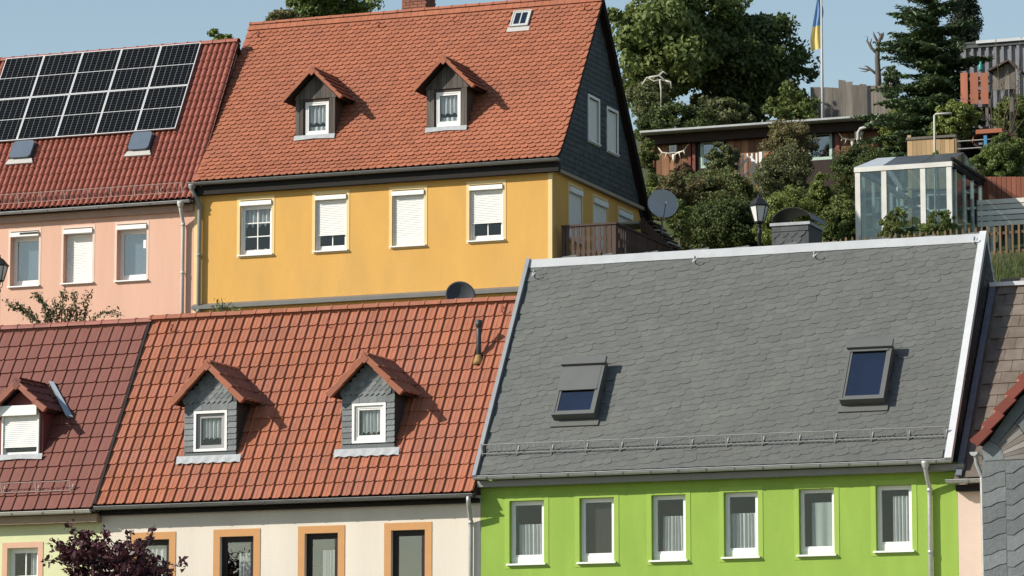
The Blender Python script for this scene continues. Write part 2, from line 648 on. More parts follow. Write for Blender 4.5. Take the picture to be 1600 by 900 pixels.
def window(parent, rect, M=Matrix.Identity(4), rev=0.13, fw=0.05, sw=0.05, frame=None, pane=None, bottom=None, bars=(0, 0),
           shutter=0.0, box=0.0, curtain=None, sill=True, sill_m=None, flat=False, guide=0.0):
    "a glazed window in the hole rect; frame > sash, pane, sill, shutter, curtain"
    x0, x1, z0, z1 = rect
    frame = frame or WHITE
    pane = pane or GLASS
    zt = z1 - box
    g = 0.004
    b = MB()
    ring(b, x0 + g, x1 - g, z0 + g, zt - g, fw, rev, rev + .07, M, wb=bottom)
    w = b.build('window', frame, parent)
    top = w
    if flat:
        w = parent
    wb = bottom or fw
    s = MB()
    a0, a1, c0, c1 = x0 + fw + g + .002, x1 - fw - g - .002, z0 + wb + g + .002, zt - fw - g - .002
    ring(s, a0, a1, c0, c1, sw, rev + .012, rev + .06, M)
    nx, nz = bars
    for i in range(nx):
        xm = a0 + sw + (a1 - a0 - 2 * sw) * (i + 1) / (nx + 1)
        s.box(xm - .013, xm + .013, rev + .022, rev + .05, c0 + sw, c1 - sw, M)
    for i in range(nz):
        zm = c0 + sw + (c1 - c0 - 2 * sw) * (i + 1) / (nz + 1)
        s.box(a0 + sw, a1 - sw, rev + .0245, rev + .0475, zm - .013, zm + .013, M)
    s.build('sash', frame, w)
    MB().box(a0 + sw - .003, a1 - sw + .003, rev + .034, rev + .039, c0 + sw - .003, c1 - sw + .003, M).build('pane', pane, w)
    if sill:
        q = MB()
        q.hexa([M @ Vector(p) for p in ((x0 - .05, -.075, z0 - .045), (x1 + .05, -.075, z0 - .045), (x1 + .05, -.003, z0 - .045), (x0 - .05, -.003, z0 - .045),
                                        (x0 - .05, -.075, z0 - .012), (x1 + .05, -.075, z0 - .012), (x1 + .05, -.003, z0 + .0), (x0 - .05, -.003, z0 + .0))])
        q.build('sill', sill_m or WHITE, w)
    if box:
        q = MB()
        q.hexa([M @ Vector(p) for p in ((x0 + g, -.05, zt), (x1 - g, -.05, zt), (x1 - g, rev + .07, zt), (x0 + g, rev + .07, zt),
                                        (x0 + g, -.05, z1 - .035), (x1 - g, -.05, z1 - .035), (x1 - g, rev + .07, z1 - g), (x0 + g, rev + .07, z1 - g))])
        q.build('shutter_box', WHITE, w)
    if guide:
        q = MB()
        q.box(x0 + g, x0 + g + guide, rev - .06, rev - .003, z0 + g, zt - g, M)
        q.box(x1 - g - guide, x1 - g, rev - .06, rev - .003, z0 + g, zt - g, M)
        q.build('shutter_guide', WHITE, w)
    if shutter:
        zb = zt - g - (zt - z0 - .04) * shutter
        shutter_mesh(x0 + guide + .008, x1 - guide - .008, zb, zt - g - .002, rev - .03, M).build('shutter', SHUT, w)
    if curtain:
        for cu in (curtain if isinstance(curtain, list) else [curtain]):
            kind = cu[0]
            cx0, cx1, cz0, cz1 = cu[1:5]
            fx = lambda t: x0 + (x1 - x0) * t
            fz = lambda t: z0 + (zt - z0) * t
            kw = dict(cu[5]) if len(cu) > 5 else {}
            cm = kw.pop('m', CURTAIN)
            curtain_sheet(fx(cx0), fx(cx1), fz(cz0), fz(cz1), rev + .10, M, **kw).build('curtain' if kind == 'c' else 'blind', cm, w)
    return top


def surround(parent, rect, wd, m, M=Matrix.Identity(4), th=.012, bottom=True, label=None):
    x0, x1, z0, z1 = rect
    b = MB()
    zb = z0 - wd if bottom else z0
    b.box(x0 - wd, x0, -th, -.002, zb, z1 + wd, M)
    b.box(x1, x1 + wd, -th, -.002, zb, z1 + wd, M)
    b.box(x0, x1, -th, -.002, z1, z1 + wd, M)
    if bottom:
        b.box(x0, x1, -th, -.002, z0 - wd, z0, M)
    return b.build('window_surround', m, parent)


def rect_px(px0, px1, pt, pb, Y):
    cx = (px0 + px1) / 2
    my = (pt + pb) / 2
    return (at(px0, my, Y).x, at(px1, my, Y).x, at(cx, pb, Y).z, at(cx, pt, Y).z)


def grow(r, d, dz=None):
    dz = d if dz is None else dz
    return (r[0] - d, r[1] + d, r[2] - dz, r[3] + dz)


def gutter(parent, x0, x1, y, z, m, r=.075, step=.75, name='gutter'):
    "half-round gutter along x: y is its middle, z its rim"
    b = MB()
    n = 9
    for side in (r, r - .006):
        i0 = len(b.v)
        for x in (x0, x1):
            for j in range(n):
                t = math.pi + math.pi * j / (n - 1)
                b.v.append(Vector((x, y + side * math.cos(t), z + side * math.sin(t))))
        for j in range(n - 1):
            q = [i0 + j, i0 + j + 1, i0 + n + j + 1, i0 + n + j]
            b.f.append(q if side == r else q[::-1])
    b.tube([(x0, y - r, z), (x1, y - r, z)], .012, 6)
    for x in (x0, x1 - .006):
        b.prism([(x, y + (r - .001) * math.cos(math.pi + math.pi * j / 8), z + (r - .001) * math.sin(math.pi + math.pi * j / 8)) for j in range(9)], (.006, 0, 0))
    g = b.build(name, m, parent)
    k = max(1, int((x1 - x0) / step))
    c = MB()
    for i in range(k):
        x = x0 + (i + .5) * (x1 - x0) / k
        for j in range(6):
            t0, t1 = math.pi + math.pi * .55 * j / 6, math.pi + math.pi * .55 * (j + 1) / 6
            ra, rb = r + .001, r + .007
            c.hexa([(x - .014, y + ra * math.cos(t0), z + ra * math.sin(t0)), (x + .014, y + ra * math.cos(t0), z + ra * math.sin(t0)),
                    (x + .014, y + rb * math.cos(t0), z + rb * math.sin(t0)), (x - .014, y + rb * math.cos(t0), z + rb * math.sin(t0)),
                    (x - .014, y + ra * math.cos(t1), z + ra * math.sin(t1)), (x + .014, y + ra * math.cos(t1), z + ra * math.sin(t1)),
                    (x + .014, y + rb * math.cos(t1), z + rb * math.sin(t1)), (x - .014, y + rb * math.cos(t1), z + rb * math.sin(t1))])
    c.build('gutter_bracket', ZINCD, g)
    return g


def downpipe(parent, x, y_gut, z_gut, y_wall, z_bot, m, r=.05, hop=True, dx=0.0, clamps=()):
    b = MB()
    xb = x + dx
    path = [(x, y_gut, z_gut - .02), (x, y_gut, z_gut - .17), (x + dx * .25, y_gut * .75 + y_wall * .25, z_gut - .27), (x + dx * .75, y_gut * .25 + y_wall * .75, z_gut - .46),
            (xb, y_wall, z_gut - .56), (xb, y_wall, z_gut - .75), (xb, y_wall, z_bot)]
    b.tube(path, r, 12)
    if hop:
        b.lathe([(r * 1.02, -.17), (r * 1.25, -.13), (r * 1.9, -.05), (r * 1.95, -.0)], (x, y_gut, z_gut - .01), 12)
    for q in (z_gut - .60, z_gut - 1.9, z_gut - 3.4):
        if q > z_bot:
            b.lathe([(r * 1.0, -.04), (r * 1.17, -.038), (r * 1.17, .038), (r * 1.0, .04)], (xb, y_wall, q), 12)
            b.box(xb - .01, xb + .01, y_wall, y_wall + .12, q - .012, q + .012)
    return b.build('downpipe', m, parent, True)


# ------------------------------------------------------------------ roofs
class Roof:
    def __init__(s, prof, x0, x1):
        s.prof = [Vector((0, y, z)) for y, z in prof]
        s.x0, s.x1 = x0, x1
        s.len = sum((s.prof[i + 1] - s.prof[i]).length for i in range(len(s.prof) - 1))

    def frame(s, t):
        for i in range(len(s.prof) - 1):
            a, b = s.prof[i], s.prof[i + 1]
            L = (b - a).length
            if t <= L or i == len(s.prof) - 2:
                S = (b - a) / L
                return a + S * t, S, Vector((1, 0, 0)).cross(S)
            t -= L

    def M(s, x, t, lift=0.0):
        o, S, N = s.frame(t)
        return frame_m(o + Vector((x, 0, 0)) + N * lift, Vector((1, 0, 0)), S, N)

    def y_at(s, z):
        for i in range(len(s.prof) - 1):
            a, b = s.prof[i], s.prof[i + 1]
            if z <= b.z or i == len(s.prof) - 2:
                return a.y + (b.y - a.y) * (z - a.z) / (b.z - a.z)

    def px(s, x, y):
        "photo pixel -> (x, distance up the slope) on the upper plane"
        a, b = s.prof[-2], s.prof[-1]
        S = (b - a).normalized()
        p = atp(x, y, a, Vector((1, 0, 0)).cross(S))
        return p.x, (p - a).dot(S) + (s.len - (b - a).length)


def deck(parent, roof, back, m, dz=.035, th=.10):
    "roof part: boarding under both slopes"
    pts = []
    for i, p in enumerate(roof.prof):
        pts.append(p - Vector((0, 0, dz)))
    ridge = roof.prof[-1]
    pts.append(Vector((0, back[0], back[1])))
    low = [q - Vector((0, 0, th)) for q in pts][::-1]
    b = MB()
    b.prism([q + Vector((roof.x0, 0, 0)) for q in pts + low], (roof.x1 - roof.x0, 0, 0))
    return b.build('roof', m, parent)


def cover(roof_part, roof, mesh, m, w, h, x0=None, x1=None, stagger=False, skip=None, jit=.004, lift=0.0, s0=0.0, s1=None, name='tile', rise=0.0):
    x0 = roof.x0 if x0 is None else x0
    x1 = roof.x1 if x1 is None else x1
    s1 = roof.len if s1 is None else s1
    out = []
    rows = int((s1 - s0) / h + .4)
    ncol = int(round((x1 - x0) / w))
    w2 = (x1 - x0) / ncol
    for i in range(rows):
        t = s0 + i * h
        off = (.5 * w2 if stagger and i % 2 else 0)
        for j in range(ncol if not off else ncol - 1):
            x = x0 + j * w2 + off
            if skip and skip(x + w2 / 2, t + h / 2):
                continue
            Q = roof.M(x, t, lift + random.uniform(0, jit))
            Q = Q @ Matrix.Rotation(random.gauss(0, .006), 4, 'Z') @ Matrix.Scale(w2 / w, 4, (1, 0, 0))
            out.append(Q)
    lay(name, mesh, m, out, roof_part)


def ridge_caps(parent, x0, x1, y, z, m, step=.385, r=.135, name='ridge_tile', tilt=0.0):
    b = MB()
    n = 7
    for ring_i, (xx, rr) in enumerate(((0, r * 1.10), (.05, r * 1.10), (.052, r), (step + .02, r * .97))):
        for j in range(n):
            t = math.pi * j / (n - 1)
            b.v.append(Vector((xx, -rr * math.cos(t), rr * math.sin(t) * .85)))
    for k in range(3):
        for j in range(n - 1):
            q = k * n + j
            b.f.append([q, q + n, q + n + 1, q + 1])
    b.f.append(list(range(n)))
    me = b.mesh(name, m)
    MB().box(x0 + .02, x1 - .03, y - .06, y + .06, z - .14, z + .02).build('ridge_bedding', m, parent)
    k = max(1, round((x1 - x0) / step))
    st = (x1 - x0) / k
    for i in range(k):
        Q = Matrix.Translation((x0 + i * st, y, z + random.uniform(-.003, .003))) @ Matrix.Rotation(random.gauss(0, .008), 4, 'Z') @ Matrix.Scale(st / step, 4, (1, 0, 0))
        link(name, me, parent, Q)


def roof_hook(parent, roof, x, t, m):
    b = MB()
    Q = roof.M(x, t)
    b.tube([Q @ Vector(p) for p in ((0, .16, .05), (0, 0, .055), (.01, -.05, .08), (.05, -.08, .13), (.10, -.05, .16), (.13, .0, .15))], .012, 6)
    b.build('roof_hook', m, parent, True)


def skylight(house, roof, px, m_frame, pane_m, inner=None, raise_=.25, shade=0.0, hood=False, fw=.06, flash=None, bars=0, lid_round=False):
    "roof window from its four photo corners (tl, tr, bl, br)"
    q = [roof.px(*p) for p in px]
    x0, x1 = (q[0][0] + q[2][0]) / 2, (q[1][0] + q[3][0]) / 2
    s0, s1 = (q[2][1] + q[3][1]) / 2, (q[0][1] + q[1][1]) / 2
    M = roof.M(x0, s0)
    w, h = x1 - x0, s1 - s0
    b = MB()
    for a in ((0, fw, 0, h), (w - fw, w, 0, h), (fw, w - fw, 0, fw), (fw, w - fw, h - fw, h)):
        b.box(a[0], a[1], a[2], a[3], -.02, raise_, M)
    k = b.build('skylight', m_frame, house)
    MB().box(fw + .002, w - fw - .002, fw + .002, h - fw - .002, raise_ - .035, raise_ - .028, M).build('pane', pane_m, k)
    MB().box(fw + .002, w - fw - .002, fw + .002, h - fw - .002, -.015, .0, M).build('dark_room_sheet', inner or DECK, k)  # added dark sheet, its colour stands in for the unlit room below
    sb = MB()
    sw = .05
    for a in ((fw + .004, fw + sw, fw + .004, h - fw - .004), (w - fw - sw, w - fw - .004, fw + .004, h - fw - .004),
              (fw + sw, w - fw - sw, fw + .004, fw + sw), (fw + sw, w - fw - sw, h - fw - sw, h - fw - .004)):
        sb.box(a[0], a[1], a[2], a[3], raise_ - .06, raise_ - .012, M)
    for i in range(bars):
        xm = w * (i + 1) / (bars + 1)
        sb.box(xm - .015, xm + .015, fw + sw, h - fw - sw, raise_ - .05, raise_ - .014, M)
    sb.build('sash', m_frame, k)
    if shade:
        z0 = h - fw - (h - 2 * fw) * shade
        u = MB()
        u.box(fw + .003, w - fw - .003, z0, h - fw - .003, raise_ - .009, raise_ + .006, M)
        u.box(fw + .003, w - fw - .003, z0 - .045, z0 - .001, raise_ - .009, raise_ + .016, M)
        u.build('awning', m_frame, k)
    if hood:
        MB().box(-.02, w + .02, h - .12, h + .09, raise_ + .002, raise_ + .075, M).build('hood', m_frame, k)
    fl = MB()
    fl.box(-.06, w + .06, -.17, -.004, .018, .048, M)
    fl.build('flashing', flash or m_frame, k)
    return (x0 - .02, x1 + .02, s0 - .0, s1 + .0)


def snow_guard(house, roof, x0, x1, t, m, step=.82, h=.2, bars=7, lift=.05):
    b = MB()
    M = roof.M(0, t, lift)
    up = M.to_3x3().inverted() @ Vector((0, -.25, 1)).normalized()
    def P(x, k): return M @ Vector((x, up.y * k, up.z * k))
    for k in (0.02, h):
        b.tube([P(x0, k), P(x1, k)], .011, 6)
    n = int((x1 - x0) / (step / bars))
    for i in range(n + 1):
        x = x0 + (x1 - x0) * i / n
        b.tube([P(x, .02), P(x, h)], .006, 4, False)
    g = b.build('snow_guard', m, house)
    k = max(1, round((x1 - x0) / step))
    for i in range(k + 1):
        x = x0 + (x1 - x0) * i / k
        c = MB()
        c.beam(P(x, -.03), P(x, h + .02), .03, .018)
        c.beam(M @ Vector((x, -.03, -.03)), M @ Vector((x, .22, -.02)), .03, .008)
        c.build('guard_bracket', m, g)


# ------------------------------------------------------------------ dormers
def dormer(house, roof, xpx, zpx_b, zpx_e, apx, tips, style, win, tile, tile_m, tw, th, wallm, win_kw, roof_tile_name='tile', vm=None, over=.22, rr=.08):
    """front wall from photo: xpx left/right edge, zpx_b foot, zpx_e row of the eaves, apx apex, tips of the verges"""
    cxp = sum(xpx) / 2
    _, sb = roof.px(cxp, zpx_b)
    o, S, N = roof.frame(sb)
    yf, zb = o.y, o.z
    x0, x1 = at(xpx[0], zpx_e, yf).x, at(xpx[1], zpx_e, yf).x
    xc = (x0 + x1) / 2
    yo = yf - over
    ap = at(apx[0], apx[1], yo)
    t0, t1 = at(*tips[0], yo), at(*tips[1], yo)
    zt = (t0.z + t1.z) / 2
    half = (t1.x - t0.x) / 2
    zr = ap.z - .03
    phi = math.atan2(zr - zt, half)
    slab = .075
    za = zr - (slab + .05) / math.cos(phi)
    ze = za - (x1 - xc) * math.tan(phi)
    yb = roof.y_at(zr) + .25
    W = rect_px(*win, yf)
    fm = Matrix.Translation((0, yf, 0))
    d = wall('dormer', wallm, house, [(x0, zb - .25), (x1, zb - .25), (x1, ze), (xc, za), (x0, ze)], [W], fm, .10)
    for xa, xb_ in ((x0, x0 + .10), (x1 - .10, x1)):
        c = MB()
        c.box(xa, xb_, yf + .101, roof.y_at(ze) + .2, zb - .25, ze - .02)
        c.build('cheek', wallm if style != 'panel' else wallm, d)
    c = MB()
    for sgn in (-1, 1):
        S_ = Vector((-sgn * math.cos(phi), 0, math.sin(phi)))
        N_ = Vector((sgn * math.sin(phi), 0, math.cos(phi)))
        e = Vector((xc + sgn * half, 0, zt))
        L = half / math.cos(phi)
        p = [e, e + S_ * L, e + S_ * L - N_ * slab, e - N_ * slab]
        if sgn > 0:
            p = p[::-1]
        c.prism([Vector((q.x, yo, q.z)) for q in p], (0, yb - yo, 0))
    c.build('dormer_roof', DARKWOOD if style == 'plank' else DECK, d)
    # tiles on both slopes
    mats4 = []
    L = half / math.cos(phi)
    for sgn in (-1, 1):
        S_ = Vector((-sgn * math.cos(phi), 0, math.sin(phi)))
        N_ = Vector((sgn * math.sin(phi), 0, math.cos(phi)))
        U_ = Vector((0, sgn, 0))
        nrow = max(2, round(L / th))
        hh = L / nrow
        for i in range(nrow):
            zrow = zt + S_.z * (i + .8) * hh
            ymax = roof.y_at(zrow) + .30
            nc = int((ymax - yo) / tw + .5)
            for j in range(nc):
                y = yo + j * tw if sgn > 0 else yo + (j + 1) * tw
                if style == 'plank' and i % 2:
                    y += tw * .5 - (tw if sgn < 0 and False else 0)
                pos = Vector((xc + sgn * half, y, zt)) + S_ * (i * hh - .03) + N_ * (.012 + random.uniform(0, .004))
                mats4.append(frame_m(pos, U_, S_, N_) @ Matrix.Scale(hh / th, 4, (0, 1, 0)))
    lay(roof_tile_name, tile, tile_m, mats4, d)
    # ridge tiles run back
    me_n = max(2, round((yb - yo) / .36))
    b = MB()
    n = 7
    for yy, r_ in ((0, rr * 1.15), (.05, rr * 1.15), (.055, rr), (.38, rr * .95)):
        for j in range(n):
            t = math.pi * j / (n - 1)
            b.v.append(Vector((r_ * math.cos(t), yy, r_ * math.sin(t) * .9)))
    for k in range(3):
        for j in range(n - 1):
            q = k * n + j
            b.f.append([q, q + n, q + n + 1, q + 1])
    b.f.append(list(range(n)))
    rme = b.mesh('ridge_tile', tile_m)
    for i in range(me_n):
        y = yo - .01 + i * .36
        if y > roof.y_at(zr):
            break
        link('ridge_tile', rme, d, Matrix.Translation((xc, y, zr - .012 + random.uniform(0, .004))))
    MB().prism([(xc - .10, yo - .045, zr - .10), (xc, yo - .045, zr - .20), (xc + .10, yo - .045, zr - .10), (xc, yo - .045, zr + .03)], (0, .05, 0)).build('ridge_end', tile_m, d)
    # verge tiles along the two front edges
    nv_ = 5 if style == 'plank' else 3
    for sgn in (-1, 1):
        S_ = Vector((-sgn * math.cos(phi), 0, math.sin(phi)))
        N_ = Vector((sgn * math.sin(phi), 0, math.cos(phi)))
        for i in range(nv_):
            l0, l1 = L * i / nv_ - .02, L * (i + 1) / nv_ + .02
            if i == nv_ - 1: l1 = L + .02
            a = Vector((xc + sgn * half, yo, zt))
            hi, lo = .040, (.012 if style == 'plank' else -.085)
            lo_t = .0
            pts = [a + S_ * l0 + N_ * lo, a + S_ * l1 + N_ * (lo - .012), a + S_ * l1 + N_ * (hi - .02), a + S_ * l0 + N_ * (hi + .02)]
            if style == 'plank':
                pts = [a + S_ * l0 + N_ * -.045, a + S_ * l1 + N_ * -.05, a + S_ * l1 + N_ * .025, a + S_ * l0 + N_ * .055]
            if sgn > 0:
                pts = pts[::-1]
            v = MB().prism([p + Vector((0, -.035 - .004 * (i % 2), 0)) for p in pts], (0, .12, 0))
            v.build('verge_tile', vm or tile_m, d)
    kw = dict(win_kw)
    window(d, W, fm, flat=True, **kw)
    VF = lambda x, z, lift=.004: frame_m(Vector((x, yf - lift, z)), Vector((1, 0, 0)), Vector((0, 0, 1)), Vector((0, -1, 0)))
    if style == 'slate':
        def put(xa, xb2, z, h, skew=0.0):
            mm = flat_tile('slate', [(0.002, .0), (.02, .0), (xb2 - xa - .03, .0 + skew), (xb2 - xa - .003, .02 + skew)], h + .03, .022, .014, SLATEB)
            link('slate', mm, d, VF(xa, z) @ Matrix.Rotation(random.gauss(0, .012), 4, 'Z'))
        bw = .062
        zrow = W[2] - .05
        nr = 7
        hh = (W[3] + bw - zrow) / nr
        for i in range(nr):
            jx = random.uniform(-.01, .01)
            put(x0 - .012, W[0] - bw + jx * .3, zrow + i * hh, hh)
            put(W[1] + bw - jx * .3, x1 + .012, zrow + i * hh, hh)
        nh = 6
        ww = (x1 - x0 + .02) / nh
        for i in range(nh):
            put(x0 - .01 + i * ww, x0 - .01 + (i + 1) * ww, W[3] + bw + .004, .15)
        # slanting slates in the gable
        g = 0.17
        for i in range(-2, 8):
            for j in range(6):
                x = x0 + .10 + i * g * .8 + j * g * .55
                z = W[3] + bw + .175 + j * .10
                lim = (za - .06 - (z + .06)) / math.tan(phi)
                if abs(x + g * .4 - xc) < lim:
                    mm = flat_tile('slate', [(0.0, .0), (.03, -.03), (g - .04, .0), (g - .004, .05)], .2, .014, .011, SLATEB)
                    link('slate', mm, d, VF(x, z, .006 + .001 * j) @ Matrix.Rotation(R(20) + random.gauss(0, .03), 4, 'Z'))
        zz = W[2] - .05
        for k2, dz in enumerate((.10, .17)):
            b2 = MB()
            b2.box(x0 - .01 - .02 * k2, x1 + .01 + .02 * k2, yf - .03 - .03 * k2, yf - .002, zz - dz, zz - dz + .075)
            b2.build('sill_slate', SLATEB, d)
        # white outer casing
        b3 = MB()
        ring(b3, W[0] - .06, W[1] + .06, W[2] - .045, W[3] + .06, .058, -.03, -.003, fm)
        b3.build('window_casing', WHITE, d)
    if style == 'plank':
        npk = 8
        ww = (x1 - x0 + .10) / npk
        for i in range(npk):
            xa = x0 - .05 + i * ww
            z0_ = W[3] + .075
            zc = lambda x: za - abs(x - xc) * math.tan(phi) + .03
            b2 = MB()
            b2.prism([(xa + .004, yf - .035, z0_), (xa + ww - .004, yf - .035, z0_), (xa + ww - .004, yf - .035, max(z0_ + .01, zc(xa + ww))),
                      (xa + .004, yf - .035, max(z0_ + .01, zc(xa)))], (0, .03, 0))
            b2.build('plank', DORMWOOD, d)
        for (xa, xb2) in ((x0 - .012, W[0] - .04), (W[1] + .04, x1 + .012)):
            mid = (xa + xb2) / 2
            for (u, v) in ((xa, mid - .003), (mid + .003, xb2)):
                MB().box(u, v, yf - .03, yf - .002, zb - .02, W[3] + .07).build('plank', DORMWOOD, d)
    # apron flashing lying on the main roof in front of the foot
    M = roof.M(0, sb)
    b4 = MB()
    pts = []
    wv = 12 if style == 'slate' else 2
    ext = .16 if style == 'slate' else .03
    dep = .16 if style == 'slate' else .10
    for i in range(wv + 1):
        x = x0 - ext + (x1 - x0 + 2 * ext) * i / wv
        pts.append((x, -dep + (.018 if i % 2 else -.01), .062 + (.012 if i % 2 else 0)))
    for i in range(wv):
        a, b_ = pts[i], pts[i + 1]
        b4.hexa([M @ Vector(q) for q in ((a[0], a[1], a[2] - .012), (b_[0], b_[1], b_[2] - .012), (b_[0], .03, .085), (a[0], .03, .085),
                                         (a[0], a[1], a[2]), (b_[0], b_[1], b_[2]), (b_[0], .03, .10), (a[0], .03, .10))])
    b4.build('apron_flashing', LEAD, d)
    sk = (x0 + .03, x1 - .03, sb + .05, sb + (ze - zb) / S.z - .1)
    return d, sk, dict(x0=x0, x1=x1, yf=yf, zb=zb, ze=ze, za=za, zr=zr, phi=phi, yb=yb, half=half, zt=zt, xc=xc, yo=yo)


# ------------------------------------------------------------------ ground
ZL, ZU = 3.0, 11.7           # lower and upper street level


def ground_z(x, y):
    def ramp(y, pts):
        if y <= pts[0][0]: return pts[0][1]
        for (a, b), (c, d) in zip(pts, pts[1:]):
            if y <= c:
                return b + (d - b) * (y - a) / (c - a)
        return pts[-1][1]
    town = ramp(y, [(-95, -1.7), (-70, -1.7), (-9, ZL), (5.6, ZL), (6.4, ZU), (20.6, ZU), (24, 15.5), (32, 19.3), (44, 23.0), (60, 27.2), (300, 40)])
    gard = ramp(y, [(-95, -1.7), (-70, -1.7), (-9, ZL), (5.6, ZL), (6.4, ZU), (12.5, ZU), (15.5, 13.3), (18.5, 15.1), (25, 15.9), (28, 18.2), (38, 19.9), (43, 22.9), (60, 27.0), (300, 40)])
    t = min(1, max(0, (x + 2.2) / 1.6))
    t = t * t * (3 - 2 * t)
    return town + (gard - town) * t


xs = sorted(set([-3000, -800, -300, -120] + list(np.arange(-60, 60.1, 1.0)) + [120, 300, 800, 3000]))
ys = sorted(set([-3000, -600, -200, -110, -95] + list(np.arange(-90, 0, 5.0)) + list(np.arange(0, 66, 0.8)) + [80, 120, 300, 800, 3000]))
gv = [(x, y, ground_z(x, y) + (.12 * math.sin(x * 1.3 + y) * math.sin(y * .9 - x * .4) if 14 < y < 300 and x > -1 else 0)) for y in ys for x in xs]
nx_ = len(xs)
gf = [[j * nx_ + i, j * nx_ + i + 1, (j + 1) * nx_ + i + 1, (j + 1) * nx_ + i] for j in range(len(ys) - 1) for i in range(nx_ - 1)]
gme = bpy.data.meshes.new('ground')
gme.from_pydata(gv, [], gf)
gme.materials.append(mat('grassy_soil', (0.055, 0.07, 0.025), 0.95, 0.35, 2.5, bump=0.4, bscale=6, tint=(0.07, 0.05, 0.03), tint_amt=0.8, tint_scale=0.7))
gnd = link('ground', gme)
tag(gnd, kind='structure')
PAVE = mat('grey_paving', (0.16, 0.155, 0.15), 0.9, 0.2, 3)
for nm, y0, y1, z in (('street', -8, -.02, ZL), ('street', 7.0, 12.4, ZU)):
    st = MB()
    st.poly([(-60, y0, z + .02), (40, y0, z + .02), (40, y1, z + .02), (-60, y1, z + .02)])
    tag(st.build(nm, PAVE), kind='structure')


def side_m(x):
    return Matrix(((0, -1, 0, x), (1, 0, 0, 0), (0, 0, 1, 0), (0, 0, 0, 1)))


def shell(house, x0, x1, y0, y1, z0, roof, wallm, holes, gable_holes=(), gable_m=None, ztop=None, drop=.16, back_z=None):
    "front wall with openings, two gables and a back wall"
    zf = (ztop if ztop is not None else roof.prof[0].z - .02)
    w = wall('wall', wallm, house, [(x0, z0), (x1, z0), (x1, zf), (x0, zf)], holes, Matrix.Translation((0, y0, 0)))
    ry, rz = roof.prof[-1].y, roof.prof[-1].z - drop
    sl = (roof.prof[-1].z - roof.prof[-2].z) / (roof.prof[-1].y - roof.prof[-2].y)

    def zr(y): return rz - abs(y - ry) * sl
    ya, yb = y0 + .301, y1 - .301
    out = [(ya, z0), (yb, z0), (yb, max(z0 + 1, zr(yb))), (ry, rz), (ya, zr(ya))]
    wall('gable_wall', gable_m or wallm, house, out, gable_holes, side_m(x1))
    wall('gable_wall', wallm, house, out, (), side_m(x0 + .3))
    wall('back_wall', wallm, house, [(x0, z0), (x1, z0), (x1, max(z0 + 1, zr(y1) - .02)), (x0, max(z0 + 1, zr(y1) - .02))], (), Matrix.Translation((0, y1 - .3, 0)))
    return w


def skipper(rects):
    return lambda x, t: any(a < x < b and c < t < d for a, b, c, d in rects)


# ------------------------------------------------------------------ the white house with the red pan-tile roof
XA, XB, XC_ = -10.07, -0.74, 9.98
CREAM = mat('cream_render', (0.69, 0.63, 0.54), 0.9, 0.085, 2.2, bump=0.35, bscale=30, streak=True, tint=(0.57, 0.515, 0.44), tint_amt=0.6, tint_scale=1.1)
OCHRE = mat('orange_painted_band', (0.54, 0.285, 0.12), 0.85, 0.05, 4)
hw = thing('terraced_house', 'cream white house with red pan tile roof and two slate dormers', 'house', (-5.4, 2.5, ZL), 'houses along the street')
red_roof = Roof([(-.35, 7.56), (2.35, 12.15)], XA, XB)
holes = []
for a, b, t in ((213, 264, 843), (343.5, 396, 838), (476, 528, 833), (611, 664, 828)):
    r = rect_px(a, b, t, t + 92, 0)
    holes.append(r)
shell(hw, XA + .004, XB - .004, 0, 5.6, ZL, red_roof, CREAM, holes, ztop=7.5)
for i, r in enumerate(holes):
    surround(hw, r, .165, OCHRE)
    cu = [('c', .45, .98, .02, .72, dict(folds=6))] if i in (1, 2) else [('c', -.02, 1.02, .0, .98, dict(folds=7, m=BLIND))] if i == 3 else [('c', .0, 1, .0, .85, dict(folds=7))]
    window(hw, r, fw=.07, sw=.05, frame=BROWNFRAME, curtain=cu if i < 3 else None, rev=.10, pane=GLASSB, sill_m=BROWNFRAME)
red_part = deck(hw, red_roof, (5.9, 6.1), DECK)
sk = []
kwA = dict(rev=.02, fw=.045, sw=.05, frame=mat('grey_window_frame', (0.32, 0.32, 0.32), 0.5, 0.05), sill=False, pane=GLASS, curtain=('c', .18, .85, .28, .92, dict(folds=5, scallop=.05)))
kwB = dict(rev=.005, fw=.05, sw=.035, sill=False, bottom=.09, pane=GLASS, curtain=('c', .16, .9, .18, .95, dict(folds=6, scallop=.07)))
_, s_, i1 = dormer(hw, red_roof, (289.5, 369.5), 717, 632, (321, 564), ((268.5, 629), (380, 624)), 'slate', (307, 351.5, 646, 702), pan_tile, RED, PAN_W, PAN_H, SLATED, kwA)
sk.append(s_)
_, s_, i2 = dormer(hw, red_roof, (535.5, 616.5), 706, 620, (571, 552), ((514.5, 617), (629.5, 611)), 'slate', (554.5, 599.5, 634, 689), pan_tile, RED, PAN_W, PAN_H, SLATED, kwB)
sk.append(s_)
cover(red_part, red_roof, pan_tile, RED, PAN_W, .3765, XA + .05, XB - .02, skip=skipper(sk), s0=-.02, s1=red_roof.len - .10)
ridge_caps(red_part, XA + .02, XB, 2.35, 12.14, RED)
gutter(hw, XA + .02, XB - .03, -.38, 7.50, ZINCD, r=.07)
MB().box(XA + .01, XB - .01, -.16, -.013, 7.33, 7.43).build('eaves_board', DARKWOOD, hw)
downpipe(hw, at(732, 775, -.38).x, -.38, 7.50, -.09, ZL, ZINC, hop=False, dx=at(735.5, 840, -.09).x - at(732, 775, -.38).x)
for p in ((267, 516), (510, 508), (784, 487)):
    x, t = red_roof.px(*p)
    roof_hook(hw, red_roof, x, t, RED)
MB().box(XA - .02, XA + .045, -.4, -.34, 7.40, 7.54).build('verge_trim', DARKWOOD, hw)
vb = MB()
